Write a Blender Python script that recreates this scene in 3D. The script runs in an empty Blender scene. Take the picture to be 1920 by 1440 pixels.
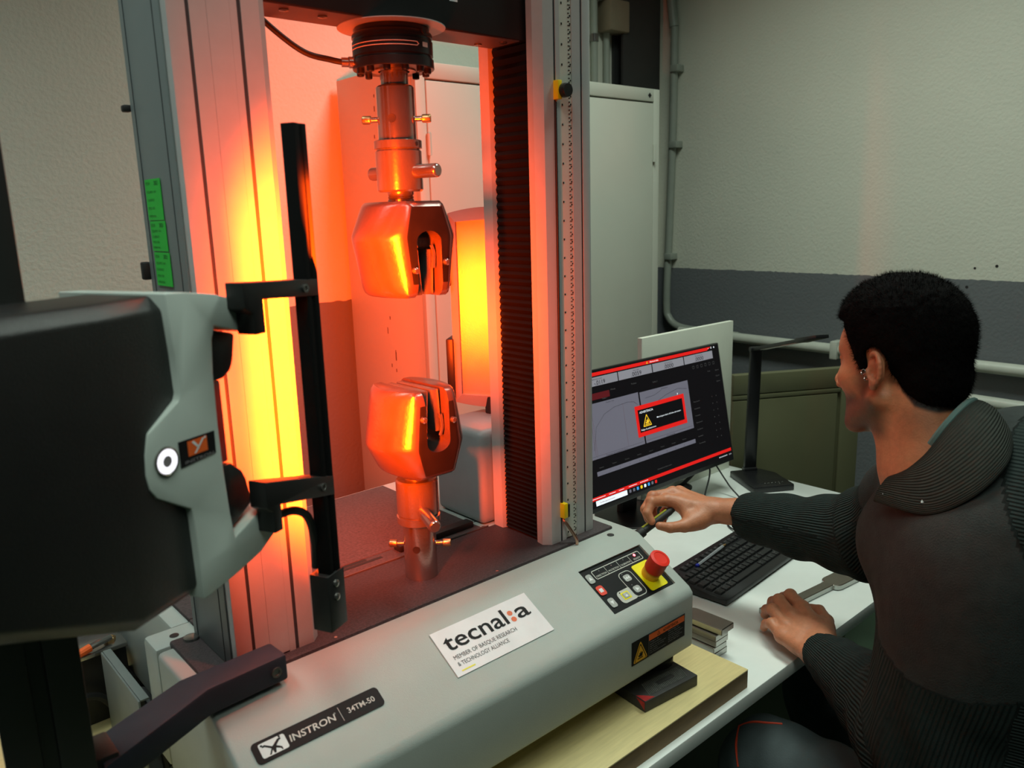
import bpy, bmesh, math, random
import numpy as np
from mathutils import Matrix, Vector

random.seed(7)
rng = np.random.default_rng(7)
SC = bpy.context.scene
COL = SC.collection
R = math.radians

# ------------------------------------------------------------------ camera, world, light, exposure
# metres; x along the machine front, y to the back wall, z up; z = 0 is the machine's table top, the floor is z = -1
yaw, pitch, roll = R(41.39616), R(12.13562), R(-1.645173)
FLEN_PX = 1508.3556
cam_d = bpy.data.cameras.new('camera')
cam = bpy.data.objects.new('camera', cam_d)
COL.objects.link(cam)
fw = Vector((math.sin(yaw) * math.cos(pitch), math.cos(yaw) * math.cos(pitch), -math.sin(pitch)))
rt = Vector((math.cos(yaw), -math.sin(yaw), 0))
up = rt.cross(fw)
r2 = rt * math.cos(roll) + up * math.sin(roll)
u2 = -rt * math.sin(roll) + up * math.cos(roll)
cam.matrix_world = Matrix(((r2.x, u2.x, -fw.x, -0.660604), (r2.y, u2.y, -fw.y, -0.909911), (r2.z, u2.z, -fw.z, 0.550915), (0, 0, 0, 1)))
cam_d.sensor_width = 36
cam_d.lens = FLEN_PX / 1920 * 36
cam_d.clip_start = 0.02
cam_d.dof.use_dof = True
cam_d.dof.focus_distance = 1.5
cam_d.dof.aperture_fstop = 7.0
SC.camera = cam
SC.view_settings.view_transform = 'Standard'
SC.view_settings.look = 'None'
SC.view_settings.gamma = 1
SC.view_settings.use_curve_mapping = False
SC.view_settings.exposure = 0.0
SC.cycles.use_denoising = True
SC.cycles.max_bounces = 8
SC.cycles.sample_clamp_indirect = 6
SC.cycles.caustics_reflective = False
SC.cycles.caustics_refractive = False

W = bpy.data.worlds.new('room_ambience')
SC.world = W
W.use_nodes = True
W.node_tree.nodes['Background'].inputs[0].default_value = (0.80, 0.95, 0.84, 1)
W.node_tree.nodes['Background'].inputs[1].default_value = 0.022


def area(name, loc, direction, sx, sy, power, color, spread=180):
    d = bpy.data.lights.new(name, 'AREA')
    d.shape = 'RECTANGLE'
    d.size, d.size_y = sx, sy
    d.energy = power
    d.color = color
    d.spread = R(spread)
    o = bpy.data.objects.new(name, d)
    COL.objects.link(o)
    o.location = loc
    o.rotation_euler = Vector(direction).to_track_quat('-Z', 'Y').to_euler()
    return o


FLUO = (0.86, 1.0, 0.88)
area('overhead_light', (1.05, 0.0, 2.05), (0, 0, -1), 0.5, 1.2, 24, FLUO, 140)
area('overhead_light', (-0.75, -1.25, 2.05), (0, 0, -1), 0.5, 1.4, 16, FLUO, 118)
area('overhead_light', (-1.0, 0.45, 2.05), (0, 0, -1), 0.5, 1.2, 9, (0.84, 1.0, 0.94), 100)  # added fill from the left rear, no known fixture; brightens base side and tray


# ------------------------------------------------------------------ helpers
def mat(name, col, rough=0.5, metal=0.0, var=0.05, vscale=30, bump=0.0, bscale=200, spec=0.5, emit=0.0, stretch=None, attr=None, coat=0.0):
    m = bpy.data.materials.new(name)
    m.use_nodes = True
    nt = m.node_tree
    b = nt.nodes['Principled BSDF']
    b.inputs['Roughness'].default_value = rough
    b.inputs['Metallic'].default_value = metal
    b.inputs['Specular IOR Level'].default_value = spec
    b.inputs['Coat Weight'].default_value = coat
    tc = nt.nodes.new('ShaderNodeTexCoord')
    src = tc.outputs['Object']
    if stretch:
        mp = nt.nodes.new('ShaderNodeMapping')
        mp.inputs['Scale'].default_value = stretch
        nt.links.new(src, mp.inputs['Vector'])
        src = mp.outputs['Vector']
    nz = nt.nodes.new('ShaderNodeTexNoise')
    nz.inputs['Scale'].default_value = vscale
    nz.inputs['Detail'].default_value = 4
    nt.links.new(src, nz.inputs['Vector'])
    mr = nt.nodes.new('ShaderNodeMapRange')
    mr.inputs['From Min'].default_value = 0.25
    mr.inputs['From Max'].default_value = 0.75
    mr.inputs['To Min'].default_value = 1 - var
    mr.inputs['To Max'].default_value = 1 + var
    nt.links.new(nz.outputs['Fac'], mr.inputs['Value'])
    mx = nt.nodes.new('ShaderNodeVectorMath')
    mx.operation = 'SCALE'
    if attr:
        at = nt.nodes.new('ShaderNodeAttribute')
        at.attribute_name = attr
        nt.links.new(at.outputs['Color'], mx.inputs[0])
    else:
        mx.inputs[0].default_value = col
    nt.links.new(mr.outputs['Result'], mx.inputs['Scale'])
    nt.links.new(mx.outputs['Vector'], b.inputs['Base Color'])
    if emit:
        b.inputs['Emission Color'].default_value = (*col, 1)
        b.inputs['Emission Strength'].default_value = emit
    if bump:
        n2 = nt.nodes.new('ShaderNodeTexNoise')
        n2.inputs['Scale'].default_value = bscale
        n2.inputs['Detail'].default_value = 3
        nt.links.new(src, n2.inputs['Vector'])
        bp = nt.nodes.new('ShaderNodeBump')
        bp.inputs['Strength'].default_value = bump
        bp.inputs['Distance'].default_value = 0.002
        nt.links.new(n2.outputs['Fac'], bp.inputs['Height'])
        nt.links.new(bp.outputs['Normal'], b.inputs['Normal'])
    return m


class MB:
    """collects shapes, then links them as ONE mesh object"""

    def __init__(self, M=None):
        self.v, self.f, self.m = [], [], []
        self.M = M

    def add(self, vs, fs, m=0):
        b = len(self.v)
        for p in vs:
            p = Vector(p)
            self.v.append(self.M @ p if self.M else p)
        for f in fs:
            self.f.append([b + i for i in f])
            self.m.append(m)
        return self

    def box(self, x0, x1, y0, y1, z0, z1, m=0):
        vs = [(x, y, z) for z in (z0, z1) for y in (y0, y1) for x in (x0, x1)]
        return self.add(vs, [(0, 2, 3, 1), (4, 5, 7, 6), (0, 1, 5, 4), (2, 6, 7, 3), (0, 4, 6, 2), (1, 3, 7, 5)], m)

    def prism(self, pts, vec, m=0):
        n = len(pts)
        vec = Vector(vec)
        vs = [Vector(p) for p in pts] + [Vector(p) + vec for p in pts]
        fs = [tuple(range(n)), tuple(range(n, 2 * n))] + [(i, (i + 1) % n, n + (i + 1) % n, n + i) for i in range(n)]
        return self.add(vs, fs, m)

    def loft(self, rings, m=0, caps=True, closed=True):
        n = len(rings[0])
        vs = [p for r in rings for p in r]
        fs = []
        for k in range(len(rings) - 1):
            for i in range(n if closed else n - 1):
                j = (i + 1) % n
                fs.append((k * n + i, k * n + j, (k + 1) * n + j, (k + 1) * n + i))
        if caps:
            fs += [tuple(range(n)), tuple(range((len(rings) - 1) * n, len(rings) * n))]
        return self.add(vs, fs, m)

    def lathe(self, prof, c, d=(0, 0, 1), seg=40, m=0, caps=True):
        d = Vector(d).normalized()
        a = Vector((1, 0, 0)) if abs(d.x) < 0.9 else Vector((0, 1, 0))
        e1 = (a - d * a.dot(d)).normalized()
        e2 = d.cross(e1)
        c = Vector(c)
        rings = [[c + d * z + (e1 * math.cos(2 * math.pi * i / seg) + e2 * math.sin(2 * math.pi * i / seg)) * max(r, 1e-5) for i in range(seg)] for r, z in prof]
        return self.loft(rings, m, caps)

    def cyl(self, a, b, r, seg=24, m=0, r1=None):
        a, b = Vector(a), Vector(b)
        return self.lathe([(r, 0), (r if r1 is None else r1, (b - a).length)], a, b - a, seg, m)

    def tube(self, pts, r, seg=10, m=0, smooth=6):
        P = [Vector(p) for p in pts]
        if smooth and len(P) > 2:
            Q = []
            for i in range(len(P) - 1):
                p0, p1, p2, p3 = P[max(i - 1, 0)], P[i], P[i + 1], P[min(i + 2, len(P) - 1)]
                for k in range(smooth):
                    t = k / smooth
                    Q.append(0.5 * ((2 * p1) + (p2 - p0) * t + (2 * p0 - 5 * p1 + 4 * p2 - p3) * t * t + (3 * p1 - p0 - 3 * p2 + p3) * t ** 3))
            P = Q + [P[-1]]
        rings = []
        prev = None
        for i, p in enumerate(P):
            t = (P[min(i + 1, len(P) - 1)] - P[max(i - 1, 0)]).normalized()
            if prev is None:
                a = Vector((0, 0, 1)) if abs(t.z) < 0.9 else Vector((1, 0, 0))
                e1 = (a - t * a.dot(t)).normalized()
            else:
                e1 = (prev - t * prev.dot(t)).normalized()
            prev = e1
            e2 = t.cross(e1)
            rr = r[i * (len(r) - 1) // max(len(P) - 1, 1)] if isinstance(r, (list, tuple)) else r
            rings.append([p + (e1 * math.cos(2 * math.pi * k / seg) + e2 * math.sin(2 * math.pi * k / seg)) * rr for k in range(seg)])
        return self.loft(rings, m)

    def quad2d(self, x0, y0, x1, y1, z=0.0, m=0):
        return self.add([(x0, y0, z), (x1, y0, z), (x1, y1, z), (x0, y1, z)], [(0, 1, 2, 3)], m)

    def poly2d(self, pts, z=0.0, m=0):
        return self.add([(p[0], p[1], z) for p in pts], [tuple(range(len(pts)))], m)

    def rrect(self, x0, y0, x1, y1, r, z=0.0, m=0, n=5):
        return self.poly2d(rrpts(x0, y0, x1, y1, r, n), z, m)

    def frame2d(self, outer, inner, z=0.0, m=0):
        n = len(outer)
        return self.add([(p[0], p[1], z) for p in outer + inner], [(i, (i + 1) % n, n + (i + 1) % n, n + i) for i in range(n)], m)

    def text(self, s, x, y, size, z=0.0, m=0, bold=0.0, sx=1.0, align='LEFT', shear=0.0, fit=None, fx=None):
        v, f = text_mesh(s, size, bold, align, shear)
        if not len(v):
            return self
        if fit:
            w = max(p[0] for p in v) - min(p[0] for p in v)
            sx = fit / max(w, 1e-6)
        return self.add([(x + p[0] * sx, y + p[1], z) for p in v], f, m)

    def build(self, name, mats, parent=None, bevel=0.0, seg=2, smooth=35, bang=30, keep=False, bmat=-1):
        me = bpy.data.meshes.new(name)
        me.from_pydata([tuple(p) for p in self.v], [], self.f)
        mats = mats if isinstance(mats, (list, tuple)) else [mats]
        for mm in mats:
            me.materials.append(mm)
        me.polygons.foreach_set('material_index', self.m)
        bm = bmesh.new()
        bm.from_mesh(me)
        if not keep:
            bmesh.ops.recalc_face_normals(bm, faces=bm.faces)
        if bevel:
            es = [e for e in bm.edges if len(e.link_faces) == 2 and e.calc_face_angle(0) > R(bang)]
            bmesh.ops.bevel(bm, geom=es, offset=bevel, segments=seg, affect='EDGES', profile=0.5, clamp_overlap=True, material=bmat)
        bm.to_mesh(me)
        bm.free()
        if smooth:
            me.polygons.foreach_set('use_smooth', [True] * len(me.polygons))
            me.set_sharp_from_angle(angle=R(smooth))
        return link(name, me, parent)


def rrpts(x0, y0, x1, y1, r, n=5):
    P = []
    for cx, cy, a0 in ((x1 - r, y1 - r, 0), (x0 + r, y1 - r, 90), (x0 + r, y0 + r, 180), (x1 - r, y0 + r, 270)):
        for k in range(n + 1):
            a = R(a0 + 90 * k / n)
            P.append((cx + r * math.cos(a), cy + r * math.sin(a)))
    return P


def link(name, me, parent=None):
    o = bpy.data.objects.new(name, me)
    COL.objects.link(o)
    if parent:
        o.parent = parent
        M = Matrix.Identity(4)
        p = parent
        while p:
            M = (p.matrix_parent_inverse @ p.matrix_basis if p.parent else p.matrix_basis.copy()) @ M
            p = p.parent
        o.matrix_parent_inverse = M.inverted()
    return o


TXT = {}


def text_mesh(s, size, bold=0.0, align='LEFT', shear=0.0):
    key = (s, bold, align, shear)
    if key not in TXT:
        cu = bpy.data.curves.new('t', 'FONT')
        cu.body = s
        cu.size = 1
        cu.align_x = align
        cu.offset = bold
        cu.shear = shear
        cu.resolution_u = 3
        o = bpy.data.objects.new('t', cu)
        COL.objects.link(o)
        dg = bpy.context.evaluated_depsgraph_get()
        ev = o.evaluated_get(dg)
        me = ev.to_mesh()
        TXT[key] = ([tuple(v.co[:2]) for v in me.vertices], [tuple(p.vertices) for p in me.polygons])
        ev.to_mesh_clear()
        bpy.data.objects.remove(o)
        bpy.data.curves.remove(cu)
    v, f = TXT[key]
    return [(a * size, b * size) for a, b in v], f


def tag(o, label, cat, group=None):
    o['label'] = label
    o['category'] = cat
    if group:
        o['group'] = group
    return o


def thing(name, label, cat, loc=(0, 0, 0), rz=0.0, group=None):
    o = bpy.data.objects.new(name, None)
    o.empty_display_size = 0.05
    COL.objects.link(o)
    o.location = loc
    o.rotation_euler = (0, 0, rz)
    return tag(o, label, cat, group)


def structure(o):
    o['kind'] = 'structure'
    return o


def frame(origin, x, y):
    x = Vector(x).normalized()
    y = Vector(y)
    y = (y - x * y.dot(x)).normalized()
    z = x.cross(y)
    o = Vector(origin)
    return Matrix(((x.x, y.x, z.x, o.x), (x.y, y.y, z.y, o.y), (x.z, y.z, z.z, o.z), (0, 0, 0, 1)))


def dirv(deg, z=0.0):
    return Vector((math.sin(R(deg)), math.cos(R(deg)), z))


# ------------------------------------------------------------------ materials
M_HOOD = mat('grey_powder_coat', (0.42, 0.45, 0.42), 0.42, var=0.02, bump=0.15, bscale=700)
M_COLM = mat('anodised_grey', (0.46, 0.46, 0.45), 0.38, var=0.03, vscale=60, bump=0.05, bscale=500)
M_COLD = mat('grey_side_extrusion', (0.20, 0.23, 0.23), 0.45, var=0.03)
M_BLACK = mat('black_paint', (0.012, 0.012, 0.012), 0.45, var=0.1)
M_BLACKM = mat('black_anodised', (0.010, 0.010, 0.011), 0.32, var=0.1)
M_GROOVE = mat('dark_groove', (0.040, 0.048, 0.052), 0.6)
M_PLATE = mat('dark_grained_plate', (0.045, 0.032, 0.035), 0.55, var=0.5, vscale=260, bump=0.5, bscale=420)
M_FELT = mat('dark_brown_mat', (0.06, 0.045, 0.045), 0.8, var=0.35, vscale=220, bump=0.4, bscale=500)
M_RUBBER = mat('black_rubber', (0.012, 0.012, 0.012), 0.6)
M_BELLOW = mat('black_bellows_fabric', (0.004, 0.0035, 0.0035), 0.6, spec=0.2)
M_STEEL = mat('brushed_steel', (0.40, 0.38, 0.36), 0.20, 0.9, var=0.08, vscale=40, bump=0.06, bscale=300)
M_STEEL2 = mat('machined_steel', (0.24, 0.225, 0.21), 0.24, 0.75, var=0.12, vscale=25, bump=0.10, bscale=260)
M_GRIPF = mat('cast_grip_steel', (0.17, 0.125, 0.115), 0.25, 0.70, var=0.18, vscale=22, bump=0.14, bscale=160)
M_GRIPD = mat('dark_grip_face', (0.011, 0.010, 0.010), 0.34, 0.0, var=0.2, vscale=30, spec=0.12)
M_BRASS = mat('brass', (0.75, 0.48, 0.22), 0.35, 1.0, bump=0.2, bscale=600)
M_COPPER = mat('copper_rod', (0.72, 0.45, 0.33), 0.3, 1.0)
M_YELLOW = mat('yellow_plastic', (0.85, 0.62, 0.0), 0.45)
M_YELLOWL = mat('yellow_label', (0.88, 0.76, 0.0), 0.45)
M_WHITE = mat('white_print', (0.80, 0.80, 0.80), 0.5)
M_STICK = mat('white_sticker', (0.86, 0.80, 0.82), 0.4)
M_INK = mat('black_ink', (0.008, 0.008, 0.009), 0.55, spec=0.2)
M_INKG = mat('grey_ink', (0.22, 0.20, 0.21), 0.5)
M_ORANGE = mat('orange_print', (0.85, 0.13, 0.02), 0.45)
M_SILVER = mat('silver_print', (0.62, 0.57, 0.52), 0.4)
M_GREYK = mat('grey_key', (0.40, 0.41, 0.39), 0.5)
M_GREYL = mat('light_grey_print', (0.52, 0.52, 0.47), 0.5)
M_REDK = mat('red_key', (0.82, 0.05, 0.02), 0.45)
M_REDM = mat('red_mushroom_plastic', (0.80, 0.028, 0.014), 0.45, var=0.06, spec=0.3)
M_AMBER = mat('amber_plastic', (0.80, 0.38, 0.02), 0.4)
M_LEDR = mat('red_led', (1.0, 0.10, 0.12), 0.4, emit=6)
M_LEDW = mat('white_led_ring', (0.95, 0.92, 1.0), 0.4, emit=1.3)
M_GREEN = mat('green_label', (0.02, 0.55, 0.05), 0.55)
M_GREEND = mat('dark_green_ink', (0.01, 0.16, 0.02), 0.6)
M_WHITEP = mat('white_laminate', (0.80, 0.82, 0.79), 0.32, var=0.02)
M_RULER = mat('cream_ruler', (0.60, 0.60, 0.52), 0.45)
M_WOOD = mat('pale_beech_board', (0.66, 0.54, 0.26), 0.45, var=0.10, vscale=14, stretch=(1.2, 14, 14), bump=0.06, bscale=60)
M_WOODE = mat('board_edge', (0.20, 0.12, 0.045), 0.6, var=0.2, vscale=20, stretch=(1, 1, 6))

# ------------------------------------------------------------------ the room
FZ = -1.0


def wall_material():
    m = mat('painted_plaster_wall', (0.5, 0.5, 0.5), 0.72, var=0.03, vscale=3, bump=0.9, bscale=95)
    nt = m.node_tree
    b = nt.nodes['Principled BSDF']
    tc = nt.nodes.new('ShaderNodeTexCoord')
    sp = nt.nodes.new('ShaderNodeSeparateXYZ')
    nt.links.new(tc.outputs['Object'], sp.inputs[0])
    nz = nt.nodes.new('ShaderNodeTexNoise')
    nz.inputs['Scale'].default_value = 45
    nt.links.new(tc.outputs['Object'], nz.inputs['Vector'])
    ad = nt.nodes.new('ShaderNodeMath')
    ad.operation = 'MULTIPLY_ADD'
    ad.inputs[1].default_value = 0.010
    nt.links.new(nz.outputs['Fac'], ad.inputs[0])
    nt.links.new(sp.outputs['Z'], ad.inputs[2])
    st = nt.nodes.new('ShaderNodeMath')
    st.operation = 'GREATER_THAN'
    st.inputs[1].default_value = 0.282
    nt.links.new(ad.outputs[0], st.inputs[0])
    mx = nt.nodes.new('ShaderNodeMix')
    mx.data_type = 'RGBA'
    mx.inputs[6].default_value = (0.165, 0.176, 0.188, 1)
    mx.inputs[7].default_value = (0.72, 0.72, 0.62, 1)
    nt.links.new(st.outputs[0], mx.inputs[0])
    vm = [n for n in nt.nodes if n.type == 'VECT_MATH'][0]
    nt.links.new(mx.outputs[2], vm.inputs[0])
    return m


M_WALL = wall_material()
M_FLOOR = mat('green_painted_floor', (0.045, 0.075, 0.045), 0.5, var=0.15, vscale=6, bump=0.1)
structure(MB().box(-3, 2.5, -3, 1.6, FZ - 0.05, FZ).build('floor', M_FLOOR))
structure(MB().box(-3, 2.5, 1.45, 1.55, FZ, 2.2).build('wall_back', M_WALL))
structure(MB().box(2.35, 2.45, -3, 1.45, FZ, 2.2).build('wall_right', M_WALL))
M_BEAM = mat('charcoal_steel_column', (0.022, 0.022, 0.022), 0.5)
bb = MB()
bb.box(2.02, 2.26, 1.385, 1.40, FZ, 2.2)
bb.box(2.02, 2.26, 1.435, 1.45, FZ, 2.2)
bb.box(2.13, 2.15, 1.40, 1.435, FZ, 2.2)
structure(bb.build('trim_1', M_BEAM, bevel=0.003))

WR = bpy.data.objects['wall_right']
for y, z, r in ((0.105, 0.316, 0.004), (0.038, 0.325, 0.005), (0.125, 0.251, 0.005)):
    MB().lathe([(r, 0), (r, 0.0012), (r * 0.4, 0.0004)], (2.35, y, z), (-1, 0, 0), 10).build('drill_hole', M_BEAM, WR)
# pipes and boxes on the walls
M_PIPE = mat('grey_plastic_conduit', (0.34, 0.37, 0.32), 0.4)
M_PIPEW = mat('white_painted_pipe', (0.62, 0.64, 0.56), 0.4)
t = thing('conduit', 'vertical grey cable conduit with clips running down the wall corner', 'pipe', (2.33, 1.36, FZ))
MB().tube([(2.325, 1.36, 1.30), (2.325, 1.362, 0.9), (2.325, 1.375, 0.45), (2.325, 1.385, 0.12), (2.325, 1.37, 0.05), (2.325, 1.32, 0.015), (2.325, 1.22, 0.005), (2.325, 1.0, 0.0)], 0.017, 12).build('pipe', M_PIPE, t)
MB().tube([(2.325, 1.42, 1.75), (2.325, 1.385, 1.45), (2.325, 1.362, 1.30)], 0.020, 12).build('flexible_sleeve', M_PIPE, t)
for z, dy in ((1.13, 0), (0.815, 0), (0.33, 0.02)):
    MB().box(2.30, 2.349, 1.325 + dy, 1.365 + dy, z - 0.014, z + 0.014).build('clip', M_PIPE, t, bevel=0.003)
t = thing('wall_pipe', 'white horizontal pipe along the grey dado behind the man at cheek height', 'pipe', (2.32, 0.3, 0.0))
MB().tube([(2.315, 1.30, -0.004), (2.315, 0.4, -0.010), (2.315, -1.2, -0.018)], 0.021, 14).build('pipe', M_PIPEW, t)
MB().box(2.29, 2.349, 0.545, 0.575, -0.045, 0.025).build('clip', M_PIPEW, t, bevel=0.004)
t = thing('wall_pipe', 'lower white horizontal pipe behind the collar of the man', 'pipe', (2.32, -0.3, -0.13))
MB().tube([(2.315, 0.62, -0.125), (2.315, -0.2, -0.135), (2.315, -1.2, -0.142)], 0.021, 14).build('pipe', M_PIPEW, t)
MB().box(2.29, 2.349, -0.52, -0.48, -0.17, -0.10).build('clip', M_PIPEW, t, bevel=0.004)
M_JBOX = mat('beige_junction_box', (0.22, 0.18, 0.12), 0.5)
t = thing('junction_box', 'square beige junction box beside the charcoal column above the cabinet', 'electrical box', (1.975, 1.43, 1.30))
MB().box(1.93, 2.045, 1.37, 1.45, 1.245, 1.365).build('cover', M_JBOX, t, bevel=0.008)
MB().cyl((1.968, 1.43, 0.55), (1.968, 1.43, 1.25), 0.013, 14).build('pipe', M_PIPE, t)
t = thing('junction_box', 'round beige junction box at the top edge over the cabinet', 'electrical box', (1.90, 1.43, 1.42))
MB().lathe([(0.045, 0), (0.05, 0.02), (0.05, 0.06), (0.044, 0.07)], (1.905, 1.45, 1.42), (0, -1, 0), 28).build('cover', M_JBOX, t)
MB().cyl((1.895, 1.43, 0.55), (1.895, 1.43, 1.40), 0.014, 14).build('pipe', M_PIPE, t)
MB().cyl((1.895, 1.43, 1.205), (1.895, 1.43, 1.235), 0.017, 14).build('coupling', M_STEEL2, t)

# tall metal cabinet
M_CAB = mat('pale_grey_enamel', (0.50, 0.51, 0.44), 0.42, var=0.03, vscale=5)
M_RUST = mat('rust_stain', (0.10, 0.06, 0.04), 0.7, var=0.4, vscale=90)
t = thing('metal_cabinet', 'tall pale grey two-door metal cabinet behind the testing machine', 'cabinet', (1.24, 1.2, FZ))
bb = MB()
bb.box(0.700, 1.770, 1.02, 1.42, FZ, 0.961)
bb.box(0.700, 0.733, 1.0, 1.02, FZ, 0.961).box(1.737, 1.770, 1.0, 1.02, FZ, 0.961)
bb.box(0.733, 1.737, 1.0, 1.02, 0.918, 0.961).box(0.733, 1.737, 1.0, 1.02, FZ, -0.92)
bb.build('body', M_CAB, t, bevel=0.002)
for x0, x1, hx in ((0.736, 1.233, 0.7345), (1.237, 1.734, 1.7355)):
    d = MB().box(x0, x1, 0.999, 1.018, -0.916, 0.912).build('door', M_CAB, t, bevel=0.003)
    for z in (0.74, 0.0, -0.7):
        MB().cyl((hx, 0.995, z - 0.03), (hx, 0.995, z + 0.03), 0.006, 10).build('hinge', M_CAB, d)
bb = MB()
bb.lathe([(0.009, 0), (0.009, 0.001)], (1.713, 0.9995, 0.938), (0, -1, 0), 4)
bb.build('emblem', M_INK, t)
bb = MB()
for k in range(26):
    z = random.choice([random.uniform(0.72, 0.9), random.uniform(0.0, 0.35), random.uniform(0.35, 0.7)])
    y = 1.20 + random.uniform(-0.03, 0.03)
    h = random.uniform(0.004, 0.018)
    bb.box(0.6993, 0.6999, y - 0.0015, y + random.uniform(0.001, 0.003), z - h, z + h)
o = bb.build('rust_stain', M_RUST, t)
o['kind'] = 'stuff'

# low olive cabinet
M_OLIVE = mat('olive_enamel', (0.115, 0.115, 0.06), 0.5, var=0.05, vscale=6)
t = thing('metal_door_panel', 'olive metal door panel standing behind the desk under the wall pipes', 'panel', (1.75, 0.40, FZ))
ca, cb2 = Vector((1.50, 0.497, 0)), Vector((1.905, 0.265, 0))
Mx = frame(ca, cb2 - ca, (0, 0, 1))
L = (cb2 - ca).length
bb = MB(Mx)
bb.box(0.012, L, FZ, 0.022, -0.030, -0.010)
bb.box(0.012, L, -0.042, 0.022, -0.010, 0.0)
bb.box(L - 0.07, L, FZ, -0.049, -0.010, 0.0)
bb.build('panel_frame', M_OLIVE, t, bevel=0.002)
MB(Mx).box(0.012, L - 0.085, -0.93, -0.062, -0.010, 0.001).build('door_leaf', M_OLIVE, t, bevel=0.002)
MB(Mx).box(0.012, L - 0.073, -0.059, -0.045, -0.010, 0.0005).build('drip_rail', M_OLIVE, t, bevel=0.002)

# ------------------------------------------------------------------ desk, board
DZ = -0.27
t = thing('desk', 'white laminate desk carrying the testing machine and the monitor', 'desk', (0.4, 0.2, FZ))
MB().box(-0.9, 1.495, -0.242, 0.62, DZ - 0.028, DZ).build('desktop', M_WHITEP, t, bevel=0.002)
for x, y in ((-0.85, -0.1), (1.42, -0.1), (-0.85, 0.55), (1.42, 0.55)):
    MB().box(x - 0.025, x + 0.025, y - 0.025, y + 0.025, FZ, DZ - 0.028).build('leg', M_GREYK, t, bevel=0.003)
MB().box(-0.85, 1.42, 0.57, 0.60, FZ + 0.1, DZ - 0.03).build('back_panel', M_WHITEP, t)
BZ = -0.235
t = thing('wooden_board', 'thick pale beech board under the testing machine, flush with the desk edge', 'board', (0.0, 0.1, DZ))
MB().box(-0.62, 0.4645, -0.230, 0.60, BZ - 0.003, BZ).build('top_face', M_WOOD, t, bevel=0.0012)
MB().box(-0.62, 0.4640, -0.2295, 0.60, DZ, BZ - 0.003).build('core', M_WOODE, t)


def boolean(o, cutter):
    md = o.modifiers.new('b', 'BOOLEAN')
    md.object = cutter
    md.operation = 'DIFFERENCE'
    md.solver = 'EXACT'
    dg = bpy.context.evaluated_depsgraph_get()
    me = bpy.data.meshes.new_from_object(o.evaluated_get(dg))
    o.modifiers.clear()
    o.data = me
    bpy.data.objects.remove(cutter)
    me.polygons.foreach_set('use_smooth', [True] * len(me.polygons))
    me.set_sharp_from_angle(angle=R(35))


# ------------------------------------------------------------------ testing machine
TM = thing('testing_machine', 'grey two-column tensile testing machine with black crosshead on a wooden board', 'testing machine', (0, 0.1, BZ))
prof = [(0.131, -0.005), (-0.040, -0.005), (-0.056, -0.0072), (-0.166, -0.0710), (-0.1742, -0.0800), (-0.1742, -0.180), (0.131, -0.180)]
hood = MB().prism([(-0.3817, y, z) for y, z in prof], (0.7634, 0, 0)).build('front_hood', M_HOOD, TM, bevel=0.007, seg=3, bang=40)
SL = frame((0, -0.045, 0), (1, 0, 0), (0, 0.129, 0.0757))       # panel sticker plane, local (x, up the slope)
cut = MB(SL).box(0.205, 0.3575, -0.125, -0.0355, -0.006, 0.03).build('cut', M_HOOD)
boolean(hood, cut)

# control panel
CP = MB(SL).box(0.2055, 0.357, -0.1245, -0.036, -0.007, -0.004).build('control_panel', M_INK, TM)
Z1 = -0.0037
bb = MB(SL)


def outline(x0, y0, x1, y1, r, w, z, m=0):
    bb.frame2d(rrpts(x0, y0, x1, y1, r), rrpts(x0 + w, y0 + w, x1 - w, y1 - w, max(r - w, 0.0003)), z, m)


outline(0.2285, -0.0600, 0.3465, -0.0425, 0.0035, 0.0014, Z1)
for x in (0.259, 0.289, 0.318):
    bb.quad2d(x - 0.0004, -0.0585, x + 0.0004, -0.0445, Z1)
for x, s in ((0.244, 'DIRECTION'), (0.274, 'PROTECTION'), (0.3035, 'CALIBRATION'), (0.333, 'READY')):
    bb.text(s, x, -0.0565, 0.0048, Z1 + 0.0001, 0, 0.01, align='CENTER', fit=min(0.024, 0.0034 * len(s)))
outline(0.269, -0.1165, 0.2995, -0.066, 0.009, 0.0014, Z1)
bb.build('printed_outline', M_GREYL, CP)
bb = MB(SL)
bb.rrect(0.2385, -0.1165, 0.276, -0.0935, 0.008, Z1 + 0.0001)
bb.build('lock_field', M_GREYL, CP)
bb = MB(SL)
bb.rrect(0.271, -0.1150, 0.298, -0.0675, 0.0078, Z1 + 0.0003)
bb.build('key_field', M_INK, CP)
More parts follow.
